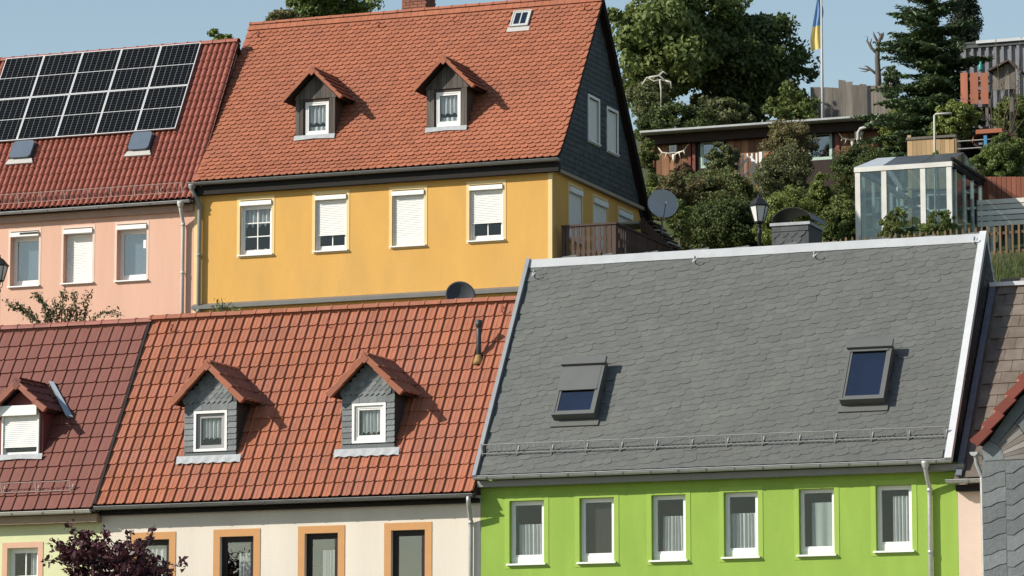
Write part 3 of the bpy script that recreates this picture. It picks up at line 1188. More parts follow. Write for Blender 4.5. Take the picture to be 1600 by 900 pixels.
a, b_ = red_roof.M(XA + .02, -.02) @ Vector((0, 0, .0)), red_roof.M(XA + .02, red_roof.len) @ Vector((0, 0, .0))
vb.beam(a, b_, .06, .14, (0, -1, 1))
vb.build('verge_board', DARKWOOD, hw)
x, t = red_roof.px(748, 565)
o = red_roof.M(x, t).translation
vp = MB()
zt = at(748, 500, o.y).z
vp.lathe([(.058, -.3), (.058, zt - o.z - .22), (.052, zt - o.z - .21), (.052, zt - o.z - .16), (.075, zt - o.z - .15), (.078, zt - o.z - .06), (.07, zt - o.z - .05), (.085, zt - o.z - .02), (.06, zt - o.z)], o, 14)
vpo = vp.build('vent_pipe', mat('dark_grey_plastic_pipe', (0.045, 0.05, 0.055), 0.45, 0.1), hw, True)
cp = MB()
cp.lathe([(.13, -.05), (.11, .04), (.065, .16), (.06, .17)], o - Vector((0, .02, .02)), 14)
cp.build('pipe_collar', mat('ochre_collar', (0.30, 0.19, 0.07), 0.7, 0.2), vpo, True)

# ------------------------------------------------------------------ the pale green house with the dark red roof
LIME0 = mat('pale_green_render', (0.60, 0.62, 0.37), 0.9, 0.05, 1.5, bump=0.3, bscale=30, streak=True)
SALMON = mat('salmon_painted_band', (0.62, 0.38, 0.27), 0.85, 0.05, 4)
hl = thing('terraced_house', 'pale green house with dark red glazed tile roof and shuttered dormer', 'house', (-14, 2.5, ZL), 'houses along the street')
XL = -19.0
dk_roof = Roof([(-.35, 7.50), (2.33, 12.10)], XL, XA - .02)
r = rect_px(11, 59, 856, 943, 0)
r2 = (r[0] - 2.0, r[1] - 2.0, r[2], r[3])
r3 = (r[0] - 4.0, r[1] - 4.0, r[2], r[3])
shell(hl, XL, XA - .004, 0, 5.6, ZL, dk_roof, LIME0, [r3, r2, r], ztop=7.46)
for q in (r3, r2, r):
    surround(hl, q, .13, SALMON)
    window(hl, q, fw=.05, sw=.055, bars=(1, 1), rev=.14, curtain=('c', .62, 1.0, .0, .98, dict(folds=3)))
dk_part = deck(hl, dk_roof, (5.9, 6.0), DECK)
MAROON = mat('maroon_cladding', (0.16, 0.045, 0.045), 0.7, 0.1)
_, s_, i3 = dormer(hl, dk_roof, (-1, 68), 715, 636, (28, 594), ((-18, 645), (72, 636)), 'panel', (4, 62.5, 646, 712.5), flat_pan, REDD, FLT_W, FLT_H * .8, MAROON,
                   dict(rev=.0, fw=.045, sw=.04, sill=True, guide=.04, shutter=.80, bars=(0, 0)), vm=mat('red_brown_verge_tile', (0.30, 0.115, 0.08), 0.7, 0.12, obj_rand=.12), over=.25, rr=.10)
q = MB()
W = rect_px(3, 60, 636, 650, i3['yf'])
q.box(W[0] - .03, W[1] + .03, i3['yf'] - .16, i3['yf'] - .004, W[2], W[3] + .02)
q.build('shutter_box', WHITE, _)
# lead valley sheet where the dormer meets the roof
vs = MB()
a0, a1 = dk_roof.px(80, 600), dk_roof.px(113, 655)
vs.hexa([dk_roof.M(0, 0) @ Vector(p) for p in ((a0[0] - .02, a0[1], .05), (a0[0] + .10, a0[1], .05), (a1[0] + .06, a1[1], .05), (a1[0] - .10, a1[1], .05),
                                               (a0[0] - .02, a0[1], .12), (a0[0] + .10, a0[1], .09), (a1[0] + .06, a1[1], .09), (a1[0] - .10, a1[1], .16))])
vs.build('valley_flashing', mat('blue_grey_lead', (0.30, 0.35, 0.40), 0.5, 0.1), _)
cover(dk_part, dk_roof, flat_pan, REDD, FLT_W, FLT_H, XL, XA - .05, skip=skipper([s_]), s0=-.02, s1=dk_roof.len - .1, jit=.003)
ridge_caps(dk_part, XL, XA + .06, 2.33, 12.09, mat('red_brown_ridge_tile', (0.27, 0.10, 0.075), 0.6, 0.15, obj_rand=.12), step=.45)
gutter(hl, XL, at(142, 792, -.38).x, -.38, 7.44, mat('cream_gutter', (0.48, 0.47, 0.41), 0.5, 0.1))
MB().box(XL, XA - .01, -.24, -.013, 7.18, 7.36).build('eaves_band', mat('brown_beige_cornice', (0.33, 0.25, 0.17), 0.85, 0.1), hl)
x0g, tg = dk_roof.px(40, 772)
snow_guard(hl, dk_roof, XL + .2, dk_roof.px(112, 768)[0], tg, mat('pinkish_grey_metal', (0.33, 0.25, 0.23), 0.6, 0.1), step=.85, h=.24, bars=7)

# ------------------------------------------------------------------ the lime green house with the slate roof
LIME = mat('lime_green_render', (0.262, 0.405, 0.07), 0.9, 0.09, 1.6, bump=0.25, bscale=28, streak=(1, 1, .3), tint=(0.23, 0.355, 0.062), tint_amt=0.75, tint_scale=2.0)
LIMEL = mat('light_lime_band', (0.295, 0.44, 0.085), 0.9, 0.04, 2, bump=0.2)
hg = thing('terraced_house', 'lime green house with grey slate roof and two roof windows', 'house', (4.6, 2.8, ZL), 'houses along the street')
g_roof = Roof([(-.35, 7.94), (2.90, 13.10)], XB, XC_)
gx1 = at(1497, 820, 0).x
holes = [rect_px(a, b, t, bt, 0) for a, b, t, bt in ((796, 850, 782, 880), (905.5, 959.5, 777.5, 877.5), (1018, 1071.5, 773, 874.5), (1131, 1184.5, 768.5, 869.5), (1248.5, 1303.5, 763.5, 866), (1368.5, 1425, 757.5, 860))]
shell(hg, XB + .004, gx1, 0, 6.1, ZL, g_roof, LIME, holes, ztop=7.86, gable_m=SLATED)
cus = [('c', .2, .96, .10, .63, dict(folds=7, scallop=.04)), ('c', -.1, 1.1, .0, 1.0, dict(folds=1, amp=.003, m=mat('dark_roller_blind', (0.035, 0.033, 0.03), 0.9, 0.1))),
       ('c', .28, .99, .06, .68, dict(folds=8, scallop=.05, flare=.12)), ('c', .12, .98, .08, .68, dict(folds=8, scallop=.05)),
       ('c', .3, 1.0, .0, .80, dict(folds=2, amp=.008, m=mat('grey_green_blind', (0.33, 0.37, 0.35), 0.9, 0.08))), ('c', .42, 1.0, .0, .84, dict(folds=6))]
for i, r in enumerate(holes):
    surround(hg, r, .11, LIMEL, th=.008)
    window(hg, r, fw=.045, sw=.045 if i != 4 else .03, bottom=.14, rev=.11, curtain=cus[i], pane=GLASS)
g_part = deck(hg, g_roof, (6.3, 7.7), SLATE, dz=.03)
sk = []
DKF = mat('grey_coated_metal', (0.12, 0.125, 0.122), 0.45, 0.06, metal=.2)
DKB = mat('dark_blue_room_sheet', (0.012, 0.016, 0.045), 0.6, 0.2)  # darkness of the room behind the roof windows, put into a colour
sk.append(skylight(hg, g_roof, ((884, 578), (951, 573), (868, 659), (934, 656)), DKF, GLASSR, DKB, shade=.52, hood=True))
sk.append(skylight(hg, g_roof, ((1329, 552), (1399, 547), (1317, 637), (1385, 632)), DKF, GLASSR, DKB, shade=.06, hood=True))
ms = []
rise = .15
w_, h_ = SL_W, SL_H
skf = skipper([(a + .05, b + .02, c, d) for a, b, c, d in sk])
for i in range(-12, 42):
    j = 0
    x = XB - .2 + random.uniform(0, .2)
    sc_prev = 1.0
    while x < XC_ - .1:
        sc = random.uniform(.72, 1.22)
        x += sc_prev * w_
        sc_prev = sc
        t = i * h_ + rise * (x - XB) + random.uniform(-.018, .018)
        j += 1
        if x + sc * w_ > XC_ - .03:
            sc = (XC_ - .03 - x) / w_
        if sc < .2 or t < .0 or t > g_roof.len - .2 or x < XB + .03 or skf(x + w_ / 2, t + h_ / 2):
            continue
        ms.append(g_roof.M(x, t, random.uniform(0, .006)) @ Matrix.Rotation(.16 + random.gauss(0, .035), 4, 'Z') @ Matrix.Scale(sc * 1.04, 4, (1, 0, 0)))
lay('slate', slate_scale, SLATE, ms, g_part)
# eaves course and verge metal
ec = flat_tile('eaves_slate', [(0, 0), (.16, -.01), (.30, 0)], .3, .012, .01, SLATE)
lay('eaves_slate', ec, SLATE, [g_roof.M(XB + .05 + .3 * k, -.03, .001) for k in range(int((XC_ - XB - .1) / .3))], g_part)
for xx, mm, ww, hh in ((XB + .02, mat('blue_grey_zinc', (.24, .26, .28), .5, .12), .09, .10), (XC_ - .02, ALU, .15, .13)):
    b = MB()
    p0 = g_roof.M(xx, -.10, .03).translation
    p1 = g_roof.M(xx, g_roof.len + .05, .03).translation
    b.beam(p0, p1, ww, hh, (0, -1, 1))
    if mm is ALU:
        p2 = Vector((xx, 6.35, 7.72))
        b.beam(p1 + Vector((0, .06, -.03)), p2, .10, .10, (0, 1, 1))
    b.build('verge_flashing', mm, g_part)
b = MB()
zr = 13.10
for k in range(5):
    xa, xb2 = XB + .02 + (XC_ - XB - .06) * k / 5, XB + .02 + (XC_ - XB - .06) * (k + 1) / 5 + .004
    j = .004 * (k % 2)
    b.prism([(xa, 2.90 - .13, zr - .16 + j), (xa, 2.90 - .02, zr + .045 + j), (xa, 2.90 + .02, zr + .045 + j), (xa, 2.90 + .13, zr - .16 + j), (xa, 2.90, zr + .02 + j)], (xb2 - xa, 0, 0))
b.build('ridge_flashing', mat('pale_grey_zinc', (.40, .42, .44), .5, .1), g_part)
for p in ((833, 432), (1084, 410), (1272, 402), (1521, 380)):
    x, t = g_roof.px(*p)
    roof_hook(hg, g_roof, x, t, ALU)
gutter(hg, XB - .01, XC_ + .03, -.36, 7.88, ZINC, r=.08, step=.62)
MB().box(XB + .01, gx1 + .2, -.24, -.013, 7.66, 7.79).build('soffit_board', mat('grey_soffit', (0.24, 0.24, 0.22), 0.8, 0.08), hg)
gt = (g_roof.px(752, 713)[1] + g_roof.px(1470, 685)[1]) / 2
snow_guard(hg, g_roof, g_roof.px(755, 712)[0], g_roof.px(1478, 684)[0], gt, mat('grey_galvanised_metal', (0.27, 0.28, 0.27), 0.5, 0.1, metal=.3), step=.80, h=.22, bars=7)
downpipe(hg, at(1446, 722, -.36).x, -.36, 7.87, -.09, ZL, ZINC, dx=at(1453, 800, -.09).x - at(1446, 722, -.36).x)
# slates on the exposed upper gable
ms = []
gs = flat_tile('gable_slate', [(0, 0), (.12, -.02), (.24, .03)], .26, .014, .01, SLATED)
for i in range(30):
    for j in range(26):
        y = .2 + j * .24 + (i % 2) * .12
        z = 8.0 + i * .17
        if z + .2 < 13.0 - abs(y + .12 - 2.9) * 1.588 - .12 and y < 6:
            ms.append(frame_m(Vector((gx1 + .004, y, z)), Vector((0, 1, 0)), Vector((0, 0, 1)), Vector((1, 0, 0))))
o = link('gable_slates', joined('gable_slates', gs, ms, SLATED), hg)
tag(o, kind='stuff')
# chimney clad in slate, with a curved cowl
c0, c1 = at(1206, 352, 4.1), at(1262, 348, 4.1)
cx0, cx1, cy0, cy1, cz = c0.x, c1.x + .02, 4.1, 5.15, c0.z - .03
ch = MB().box(cx0, cx1, cy0, cy1, 10.5, cz).build('chimney', SLATED, hg)
MB().box(cx0 - .04, cx1 + .04, cy0 - .04, cy1 + .04, cz + .002, cz + .07).build('chimney_cap', LEAD, ch)
CHS = mat('dark_chimney_slate', (.062, .068, .072), .6, .15, 10, obj_rand=.2, bump=.3, bscale=22)
for i in range(8):
    for j in range(5):
        x = cx0 + j * .2 + (.1 if i % 2 else 0)
        z = cz - .28 - i * .17
        if x + .2 > cx1 + .02: continue
        mm = flat_tile('slate', [(.0, .05), (.05, .0), (.16, .06), (.198, .12)], .26, .016, .012, CHS)
        link('slate', mm, ch, frame_m(Vector((x, cy0 - .003, z)), Vector((1, 0, 0)), Vector((0, 0, 1)), Vector((0, -1, 0))))
for j in range(4):
    x = cx0 + j * (cx1 - cx0) / 4
    link('slate', flat_tile('slate', [(.0, .0), ((cx1 - cx0) / 4 - .004, .0)], .13, .012, .012, CHS), ch, frame_m(Vector((x, cy0 - .012, cz - .13)), Vector((1, 0, 0)), Vector((0, 0, 1)), Vector((0, -1, 0))))
cw = MB()
n = 10
ym, xm = (cy0 + cy1) / 2, (cx0 + cx1) / 2 + .05
hw_ = (cx1 - cx0) / 2 + .06
for k in range(n):
    t0, t1 = math.pi * (.06 + .88 * k / n), math.pi * (.06 + .88 * (k + 1) / n)
    P0 = lambda t, rr, y: (xm - hw_ * rr * math.cos(t), y, cz + .05 + .36 * rr * math.sin(t))
    cw.hexa([P0(t0, .97, cy0 - .05), P0(t1, .97, cy0 - .05), P0(t1, .97, cy1 + .05), P0(t0, .97, cy1 + .05), P0(t0, 1, cy0 - .05), P0(t1, 1, cy0 - .05), P0(t1, 1, cy1 + .05), P0(t0, 1, cy1 + .05)])
cw.build('chimney_cowl', mat('dark_cowl_sheet', (0.06, 0.06, 0.055), 0.4, 0.2, metal=.5), ch)
for sx in (-1, 1):
    MB().box(xm + sx * (hw_ - .1) - .02, xm + sx * (hw_ - .1) + .02, ym - .02, ym + .02, cz + .06, cz + .2).build('cowl_leg', DKF, ch)

# ------------------------------------------------------------------ the narrow cream house with the brown roof
hb = thing('terraced_house', 'narrow pinkish cream house with weathered brown tile roof beside the slate gable', 'house', (11.5, 2.5, ZL), 'houses along the street')
PINKCREAM = mat('pinkish_cream_render', (0.58, 0.46, 0.39), 0.9, 0.06, 2, bump=0.3, bscale=30)
b_roof = Roof([(-.30, 7.50), (2.95, 11.98)], XC_ + .06, 17.0)
shell(hb, gx1 + .004, 16.9, 0, 6, ZL, b_roof, PINKCREAM, [], ztop=7.42)
b_part = deck(hb, b_roof, (6.3, 7.4), BROWNT)
br_t = flat_tile('brown_tile', [(.003, 0), (.395, 0)], .48, .026, .016, BROWNT)
cover(b_part, b_roof, br_t, BROWNT, .40, .33, XC_ + .3, 16.6, stagger=True, s0=-.03, s1=b_roof.len - .05, jit=.006)
b = MB()
b.beam(b_roof.M(XC_ + .17, .0, .05).translation, b_roof.M(XC_ + .17, b_roof.len, .05).translation, .13, .05, (0, -1, 1))
b.build('side_flashing', mat('blue_lead_sheet', (0.15, 0.17, 0.21), 0.6, 0.6, 5, tint=(.05, .055, .06), tint_amt=.9, tint_scale=5), hb)
b = MB()
b.beam((XC_ + .1, 2.95, 12.0), (16.8, 2.95, 12.0), .22, .09)
b.build('ridge_flashing', ALU, hb)
gutter(hb, at(1478, 742, -.36).x, at(1536, 740, -.36).x + .2, -.36, 7.44, ZINC, r=.07)
MB().box(gx1 + .01, 12.5, -.2, -.013, 7.22, 7.36).build('eaves_board', DARKWOOD, hb)

# ------------------------------------------------------------------ the gable-fronted slate house
YW = -1.7
hs = thing('gabled_house', 'house front hung with large blue grey slates under a red tiled verge', 'house', (13.4, 0, ZL), 'houses along the street')
e0, e1 = at(1523, 691, YW - .2), at(1600, 590, YW - .2)
slope = (e1.z - e0.z) / (e1.x - e0.x)
xw0 = at(1536.5, 800, YW).x
xr = e0.x + 2.7
zr = e0.z + 2.7 * slope
phi = math.atan(slope)
gz = lambda x: zr - .26 - abs(x - xr) * slope
xw1 = 2 * xr - xw0
sw_ = wall('wall', SLATED, hs, [(xw0, ZL), (xw1, ZL), (xw1, gz(xw1)), (xr, gz(xr)), (xw0, gz(xw0))], [], Matrix.Translation((0, YW, 0)))
for xx in (xw0, xw1 - .25):
    MB().box(xx, xx + .25, YW + .301, 2.0, ZL, gz(xw0)).build('side_wall', CREAM, hs)
rp = MB()
for sgn in (-1, 1):
    S_ = Vector((-sgn * math.cos(phi), 0, math.sin(phi)))
    N_ = Vector((sgn * math.sin(phi), 0, math.cos(phi)))
    e = Vector((xr + sgn * 2.7, YW - .2, e0.z))
    L = 2.7 / math.cos(phi)
    p = [e, e + S_ * L, e + S_ * L - N_ * .1, e - N_ * .1]
    rp.prism(p[::-1] if sgn > 0 else p, (0, 4.6, 0))
rp = rp.build('roof', DECK, hs)
ms = []
S_ = Vector((math.cos(phi), 0, math.sin(phi)))
N_ = Vector((-math.sin(phi), 0, math.cos(phi)))
for i in range(10):
    for j in range(16):
        y = YW - .2 + (j + 1) * PAN_W * 1.2
        ms.append(frame_m(Vector((e0.x, y, e0.z)) + S_ * (i * PAN_H * 1.05 - .04) + N_ * .01, Vector((0, -1, 0)), S_, N_) @ Matrix.Scale(1.2, 4, (1, 0, 0)))
DRED = mat('dark_red_verge_tile', (0.17, 0.042, 0.03), 0.5, 0.15, obj_rand=.15)
lay('tile', pan_tile, RED, ms, rp)
for i in range(8):
    a = Vector((e0.x, YW - .235 - .004 * (i % 2), e0.z)) + S_ * (i * .40 - .03)
    pts = [a + N_ * -.10, a + S_ * .44 + N_ * -.16, a + S_ * .44 + N_ * .02, a + N_ * .11]
    MB().prism(pts, (0, .10, 0)).build('verge_tile', DRED, rp)
fr = lambda x, z, l=.004: frame_m(Vector((x, YW - l, z)), Vector((1, 0, 0)), Vector((0, 0, 1)), Vector((0, -1, 0)))
fz = at(1565, 720, YW).z
xcols = [xw0 - .01, xw0 + .48, xw0 + .96, xw0 + 1.44, xw0 + 1.92]
for ci in range(4):
    wdt = xcols[ci + 1] - xcols[ci] - .008
    z = fz - .02
    k = 0
    while z > 4.2:
        z -= .31 + random.uniform(-.02, .02)
        up = (ci % 2 == 0)
        cv = [(0, .0 if up else .0), (wdt * .3, .02 if up else -.01), (wdt * .65, .10), (wdt * .9, .12 if up else .15), (wdt, .13 if up else .20)]
        mm = flat_tile('slate', cv, .46, .022, .016, SLATEB)
        link('slate', mm, sw_, fr(xcols[ci] + .002, z + (.06 if ci % 2 else 0)) @ Matrix.Rotation(random.gauss(0, .01), 4, 'Z'))
# fan of slates over the corner
LIGHTS = mat('pale_fan_slate', (0.25, 0.235, 0.22), 0.6, 0.15, obj_rand=.3)
cf = at(1538, 721, YW)


def sector(t0, t1, r0, r1, y, m, n=1):
    a = []
    for k in range(n + 1):
        t = t0 + (t1 - t0) * k / n
        a.append((r1, t))
    ins = [(r0, t0 + (t1 - t0) * k / n) for k in range(n, -1, -1)] if r0 > .01 else [(0, 0)]
    pts = [cf + Vector((r_ * math.cos(t), 0, r_ * math.sin(t) + .008)) for r_, t in a + ins]
    pts = [Vector((max(p.x, xw0 - .01), p.y, min(p.z, gz(max(p.x, xw0 - .01)) + .03))) for p in pts]
    MB().prism([p + Vector((0, -y, 0)) for p in pts], (0, .016, 0)).build('slate', m, sw_)


sector(R(2), R(100), 0, .42, .024, SLATEB, 8)
for k in range(6):
    sector(R(1 + k * 8), R(1 + (k + 1) * 8 - .8), .43, .99, .030 + .003 * (k % 2), LIGHTS if k % 2 == 0 else mat('brown_fan_slate', (.17, .15, .135), .65, .15))
for k in range(3):
    sector(R(1 + k * 16), R(1 + (k + 1) * 16 - .8), 1.0, 1.7, .022 + .003 * (k % 2), SLATEB, 3)
sector(R(49.5), R(75), .43, 1.7, .022, SLATEB, 4)
# its side gutter, seen from the end
b = MB()
gc = at(1521, 706, YW - .1)
prof = [(gc.x + .085 * math.cos(math.pi + math.pi * j / 8), 0, gc.z + .085 * math.sin(math.pi + math.pi * j / 8)) for j in range(9)]
b.prism([(p[0], YW - .1, p[2]) for p in prof], (0, 3.2, 0))
b.tube([(gc.x + .02, YW, gc.z - .05), (gc.x + .03, YW + .05, gc.z - .25), (gc.x + .12, YW + .1, gc.z - .5), (gc.x + .14, YW + .1, ZL)], .045, 10)
b.build('gutter', ZINC, hs)


# ------------------------------------------------------------------ the pink house with the solar roof
YU = 13.0
UM = Matrix.Translation((0, YU, 0))
XY0, XY1 = -14.10, -3.97
PINK = mat('salmon_pink_render', (0.66, 0.40, 0.30), 0.9, 0.075, 1.8, bump=0.3, bscale=26, streak=True, tint=(0.60, 0.385, 0.285), tint_amt=0.5, tint_scale=0.7)
PINKL = mat('pale_pink_band', (0.72, 0.54, 0.45), 0.9, 0.04)
hp = thing('terraced_house', 'salmon pink house with wine red roof carrying solar panels', 'house', (-18, 16, ZU), 'houses along the upper street')
XP = -25.0
p_roof = Roof([(12.72, 16.94), (15.45, 21.72)], XP, XY0 + .02)
px_ = [(16, 60.5, 361, 446), (99, 144.5, 356, 441), (182.5, 229, 349.5, 437)]
holes = [rect_px(a, b, t, c, YU) for a, b, t, c in px_]
holes.insert(0, (holes[0][0] - 1.75, holes[0][1] - 1.75, holes[0][2], holes[0][3]))
XYW = at(303, 400, YU).x
shell(hp, XP, XYW - .006, YU, 18, ZU, p_roof, PINK, holes, ztop=16.84)
for i, r in enumerate(holes):
    surround(hp, r, .065, PINKL, UM, th=.006)
    kw = dict(fw=.045, sw=.055, rev=.20, box=.15, pane=GLASSB, bottom=.10)
    if i == 2:
        kw.update(shutter=1.0)
    else:
        kw.update(curtain=('c', -.05, 1.05, .0, 1.0, dict(folds=1, amp=.004, m=mat('sky_reflection_sheet', (0.12, 0.16, 0.20), 0.9, 0.1))))  # blue of the sky reflected in the panes, put into this sheet's colour
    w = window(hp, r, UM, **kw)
    if i == 3:
        MB().box(r[1] - .11, r[1] - .03, .02, .16, (r[2] + r[3]) / 2 + .08, (r[2] + r[3]) / 2 + .30, Matrix.Translation((0, YU, 0))).build('window_sensor', WHITE, w)
    if i == 1:
        MB().box((r[0] * .65 + r[1] * .35), r[1] - .01, -.058, -.052, r[3] - .10, r[3] - .05, Matrix.Translation((0, YU, 0))).build('box_slot', BROWNFRAME, w)
p_part = deck(hp, p_roof, (18.3, 16.9), DECK)
sk = []
LID = mat('blue_grey_lid', (0.10, 0.13, 0.17), 0.25, 0.08, spec=.5)
PALE = mat('pale_flashing', (0.42, 0.41, 0.39), 0.6, 0.1)
for q in (((24, 228), (58, 226), (20, 254), (52, 251)), ((209, 214), (241, 213), (206, 241), (237, 239))):
    c = [p_roof.px(*v) for v in q]
    x0, x1 = (c[0][0] + c[2][0]) / 2, (c[1][0] + c[3][0]) / 2
    s0, s1 = (c[2][1] + c[3][1]) / 2, (c[0][1] + c[1][1]) / 2
    M = p_roof.M(x0, s0)
    w, h = x1 - x0, s1 - s0
    b = MB().box(0, w, 0, h, -.02, .10, M).build('roof_hatch', DKF, hp)
    o8 = []
    rr = .10
    for (cx, cy, a0) in ((w - rr, rr, -90), (w - rr, h - rr, 0), (rr, h - rr, 90), (rr, rr, 180)):
        for k in range(4):
            t = R(a0 + 30 * k)
            o8.append(M @ Vector((cx + rr * math.cos(t), cy + rr * math.sin(t), .102)))
    N = M.to_3x3() @ Vector((0, 0, 1))
    MB().prism([v + N * .03 for v in o8], N * .075).build('lid', LID, b)
    MB().hexa([M @ Vector(v) for v in ((-.10, -.16, .06), (w + .10, -.16, .06), (w + .03, -.003, .07), (-.03, -.003, .07), (-.10, -.16, .125), (w + .10, -.16, .125), (w + .03, -.003, .135), (-.03, -.003, .135))]).build('flashing', PALE, b)
    sk.append((x0, x1, s0, s1))
cover(p_part, p_roof, twin_tile, WINE, TW_W, TW_H, XP, XY0 + .02, skip=skipper(sk), s0=-.02, s1=p_roof.len - .06, jit=.003)
ridge_caps(p_part, XP, XY0, 15.45, 21.70, WINE)
gutter(hp, XP, at(297, 312, 12.7).x, 12.70, 16.87, ZINC, r=.06)
MB().box(XP, XYW - .01, 12.91, YU - .013, 16.62, 16.80).build('eaves_band', mat('painted_eaves_shade', (0.42, 0.28, 0.22), 0.85, 0.1), hp)  # strip over the wall, the eaves shade is put into its duller pink
tg = p_roof.px(150, 313)[1]
snow_guard(hp, p_roof, XP, p_roof.px(287, 300)[0], tg + .02, mat('brown_grey_guard_metal', (0.33, 0.24, 0.21), 0.55, 0.1), step=.70, h=.27, bars=9)
downpipe(hp, at(282, 320, 12.7).x, 12.70, 16.86, YU - .10, ZU, mat('pale_zinc_pipe', (0.50, 0.48, 0.45), 0.45, 0.12), dx=at(285.5, 400, YU - .1).x - at(282, 320, 12.7).x)

# solar modules: five columns, two rows, each a thing of its own
xr_, st_ = p_roof.px(328, 71)
xr2, sb_ = p_roof.px(270, 207)
xr_ = (xr_ + xr2) / 2 - .02
xl_ = p_roof.px(14, 97)[0]
pw = (xr_ - xl_) / 5
ph_ = (st_ - sb_) / 2
CELLS = cell_mat()
FRAMEM = mat('silver_module_frame', (0.60, 0.61, 0.62), 0.4, 0.05, metal=.3)
fb = MB()
I4 = Matrix.Identity(4)
for a in ((0, .022, 0, ph_ - .012), (pw - .034, pw - .012, 0, ph_ - .012), (.022, pw - .034, 0, .022), (.022, pw - .034, ph_ - .034, ph_ - .012), (.022, pw - .034, ph_ / 2 - .014, ph_ / 2 + .002)):
    fb.box(a[0], a[1], a[2], a[3], 0, .04)
f_me = fb.mesh('module_frame', FRAMEM)
c_me = MB().box(.023, pw - .035, .023, ph_ - .035, .005, .034).mesh('cell_sheet', CELLS)
for j in range(2):
    for i in range(5):
        M = p_roof.M(xl_ + i * pw, sb_ + j * ph_, .13)
        t = thing('solar_panel', 'black solar panel in the %s row on the wine red roof' % ('lower' if j == 0 else 'upper'), 'solar panel', M.translation, 'solar panels on the pink house')
        f = link('module_frame', f_me, t, M)
        link('cell_sheet', c_me, t, M)
        rl = MB()
        for k in (.25, .75):
            rl.box(.05, pw - .07, ph_ * k - .02, ph_ * k + .02, -.09, -.002, M)
        rl.build('mounting_rail', ZINCD, t)

# ------------------------------------------------------------------ the yellow house with the orange roof
YEL = mat('ochre_yellow_render', (0.64, 0.365, 0.098), 0.9, 0.075, 1.5, bump=0.4, bscale=24, streak=(1, 1, .35), tint=(0.58, 0.345, 0.11), tint_amt=0.75, tint_scale=1.3)
YELL = mat('cream_yellow_band', (0.74, 0.56, 0.28), 0.9, 0.04, 3, bump=0.2)
hy = thing('detached_house', 'ochre yellow house with orange beaver tail roof and two wooden dormers', 'house', (-9, 16.5, ZU), 'houses along the upper street')
y_roof = Roof([(12.76, 17.38), (13.02, 17.66), (13.30, 18.02), (13.62, 18.475), (16.25, 22.35)], XY0 - .02, -3.70)
px_ = [(375, 424.5, 312, 397), (492.5, 541.5, 303, 390.5), (612.7, 663, 296, 383), (733.5, 786, 287.5, 374.5)]
holes = [rect_px(a, b, t, c, YU) for a, b, t, c in px_]
gy = lambda px, py: atx(px, py, XY1)
gw = []
for (a, b, t, c) in ((889, 909, 293, 357), (927, 948.5, 311, 362), (966.5, 987, 330, 366)):
    p, q = gy(a, (t + c) / 2), gy(b, (t + c) / 2)
    tt = gy((a + b) / 2, t).z
    gw.append((p.y, q.y, tt - 1.42, tt))
for (a, b, t, c) in ((916, 931.5, 155, 222), (945.5, 960.5, 174, 238)):
    p, q = gy(a, (t + c) / 2), gy(b, (t + c) / 2)
    gw.append((p.y, q.y, gy((a + b) / 2, c).z, gy((a + b) / 2, t).z))
XYW = at(303, 400, YU).x
# lower and upper halves of the gable have their own faces
shell_w = wall('wall', YEL, hy, [(XYW, ZU), (XY1, ZU), (XY1, 17.30), (XYW, 17.30)], holes, Matrix.Translation((0, YU, 0)))
YB = 20.0
ZG = (gy(867, 263).z + gy(1005, 327).z) / 2
ry, rz = 16.25, 22.35 - .17
sl = (22.35 - 18.475) / (16.25 - 13.62)
za = lambda y: rz - abs(y - ry) * sl
wall('gable_wall', YEL, hy, [(YU + .301, ZU), (YB, ZU), (YB, ZG), (YU + .301, ZG)], gw[:3], side_m(XY1))
wall('gable_cladding', SLATED, hy, [(YU + .01, ZG + .002), (YB - .0, ZG + .002), (YB, za(YB)), (ry, rz), (YU + .25, za(YU + .25)), (YU + .01, za(YU + .25) - .25)], gw[3:], side_m(XY1 + .06), .3)
wall('gable_wall', YEL, hy, [(YU + .301, ZU), (YB, ZU), (YB, za(YB)), (ry, rz), (YU + .301, za(YU + .301))], (), side_m(XYW + .3))
wall('back_wall', YEL, hy, [(XYW, ZU), (XY1, ZU), (XY1, za(YB) - .1), (XYW, za(YB) - .1)], (), Matrix.Translation((0, YB + .001, 0)))
MB().box(XY1 + .001, XY1 + .14, YU - .04, YB, ZG - .09, ZG - .004).build('gable_moulding', mat('grey_beige_moulding', (0.33, 0.28, 0.20), 0.8, 0.1), hy)
for i, r in enumerate(holes):
    surround(hy, r, .085, YELL, UM, th=.010)
    kw = dict(fw=.04, sw=.05, rev=.10, box=.15, guide=.03, bottom=.07)
    if i == 0:
        kw.update(bars=(1, 2), curtain=[('c', .1, .95, .55, .97, dict(folds=6, scallop=.12)), ('c', .1, .95, .0, .12, dict(folds=5))])
    elif i == 1:
        kw.update(shutter=.70, bars=(1, 0), curtain=None)
    elif i == 2:
        kw.update(shutter=1.0)
    else:
        kw.update(shutter=.66, bars=(1, 0))
    window(hy, r, UM, **kw)
for i, r in enumerate(gw):
    M = side_m(XY1 if i < 3 else XY1 + .06)
    surround(hy, r, .07, WHITE if i > 2 else YELL, M, th=.03 if i > 2 else .01)
    window(hy, r, M, fw=.04, sw=.05, rev=.08, box=.17 if i < 3 else .0, guide=.03, shutter=(1.0, .97, .45, 1.0, 1.0)[i])
# corner bands
MB().box(XY1 - .10, XY1 + .012, YU - .012, YU - .002, ZU, 17.28).build('corner_band', YELL, hy)
MB().box(XY1 + .002, XY1 + .012, YU - .002, YU + .06, ZU, ZG - .1).build('corner_band', YELL, hy)
MB().box(XYW, XYW + .22, YU - .010, YU - .002, ZU, 17.28).build('corner_band', YELL, hy)
